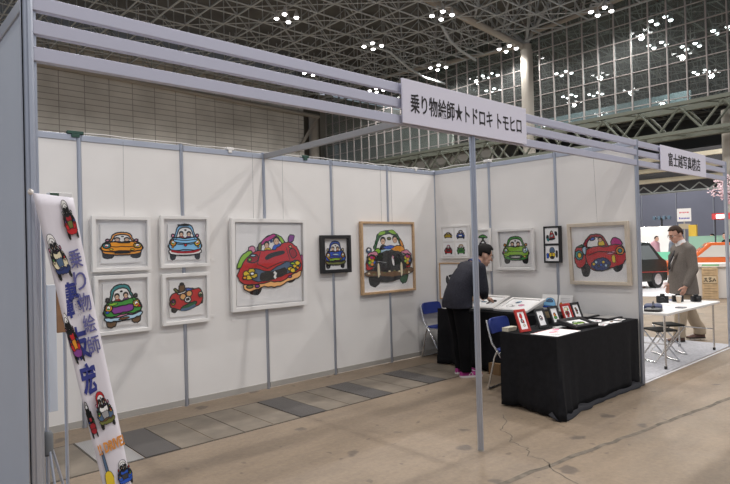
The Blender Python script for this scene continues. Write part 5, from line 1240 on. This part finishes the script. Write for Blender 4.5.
for i in range(5): b.box((-.24+i*.1,-.024,3.12+.015*(i % 2)),(-.17+i*.1,-.0205,3.20))
b.build('red_lettering', mat('sign_red', (.6,.05,.08), .7), sg); b = MB()
for i in range(7): b.box((-.27+i*.08,-.024,2.78),(-.21+i*.08,-.0205,2.86+.03*(i == 0)))
b.build('blue_lettering', mat('sign_blue', (.08,.08,.4), .7), sg)
tag(MB().box((29,6.1,0),(29.2,6.5,2.4)).build('flag_banner', mat('yellow_flag', (.60,.40,.05), .8)), 'yellow upright banner beside the head of the man in the grey-brown jacket', 'banner')
MB().box((-.30,-.02,2.2),(.30,.02,2.5)).build('tan_board', mat('tan_board2', (.42,.36,.26), .8), sg)
tag(MB().lathe([(.36,0),(.36,9)], 16, c=(31.5,5.05,0)).build('column', M_conc, smooth=True), kind='structure')
dk = thing('display_kiosk', 'dark kiosk with a red roof edge under the blossom tree', 'kiosk', (22,2.35,0))
MB().box((-.5,-1.2,2.42),(.5,.62,2.68)).build('roof', mat('red_sign', (.55,.05,.05), .5), dk); MB().box((-.52,.05,2.45),(-.505,.45,2.62)).build('lit_sign', emit('lit_sign', (1,.9,.85), 1.5), dk)
MB().box((-.4,-1.1,0),(.4,-.2,2.42)).build('body', mat('kiosk_dark', (.03,.03,.04), .5), dk); MB().box((-.38,.52,0),(-.33,.57,2.42)).build('pillar', mat('kiosk_dark', (.03,.03,.04), .5), dk)
ctx = thing('blossom_tree', 'artificial cherry tree with pale pink blossom at the right edge', 'tree', (22.4,2.25,2.695))
b = MB(); rg = random.Random(11); tips = []
b.tube([(0,0,0),(0,-.1,.6),(.05,-.25,1.2)], .06, 7)
for i in range(26):
    z = rg.uniform(.45,1.3); q = rg.uniform(0,6.28); l_ = rg.uniform(.4,1.0); p = Vector((math.cos(q)*l_, math.sin(q)*l_-.1, z+rg.uniform(0,.6))); b.tube([(0,-.1,z),p*.6+Vector((0,0,z*.4)),p], .02, 5); tips += [p, p*.7+Vector((0,0,z*.3))]
b.build('branches', M_brown, ctx); b = MB()
for p in tips:
    for k_ in range(16):
        c = Vector(p)+Vector((rg.gauss(0,.14),rg.gauss(0,.14),rg.gauss(0,.11))); c.z = max(c.z,.08); b.ell(c, (.035,.035,.03), 6, 4)
bl = b.build('blossom', mat('blossom', (.78,.62,.66), .8), ctx); bl['kind'] = 'stuff'
# distant visitors
def visitor(label, x, y, F, top, legs, lift=0.):
    Sv = dict(S2); Sv.update(jacket=top, trousers=legs, glasses=False, hair=M_hair, look=(.95,0,-.1), shoe=M_rubber, sole=M_rubber, collar=top, skin=M_skin)
    return person(label, (x,y,lift), F, Sv, 'distant visitors', .022)
visitor('distant visitor in pink top standing in the white booth, left of another', 23.2, 6.05, (-.3,-1), mat('pink_top', (.5,.28,.33), .8), M_tr)
visitor('distant visitor in grey top in the white booth, nearer the grey-brown jacket man', 23.4, 5.35, (.2,-1), mat('grey_top', (.16,.18,.22), .8), M_tr)
visitor('distant visitor in dark suit behind the orange car', 19.4, 1.78, (-.8,.5), M_tr, M_tr, .02)
visitor('distant visitor in red jacket behind the pale green panel, left of the dark suited one', 23.6, 3.55, (-.8,.5), mat('red_top', (.5,.02,.03), .8), M_tr, .02)
visitor('distant visitor in red jacket behind the pale green panel, nearest the dark suited one', 23.7, 3.05, (-.8,.3), mat('red_top', (.5,.02,.03), .8), M_tr, .02)
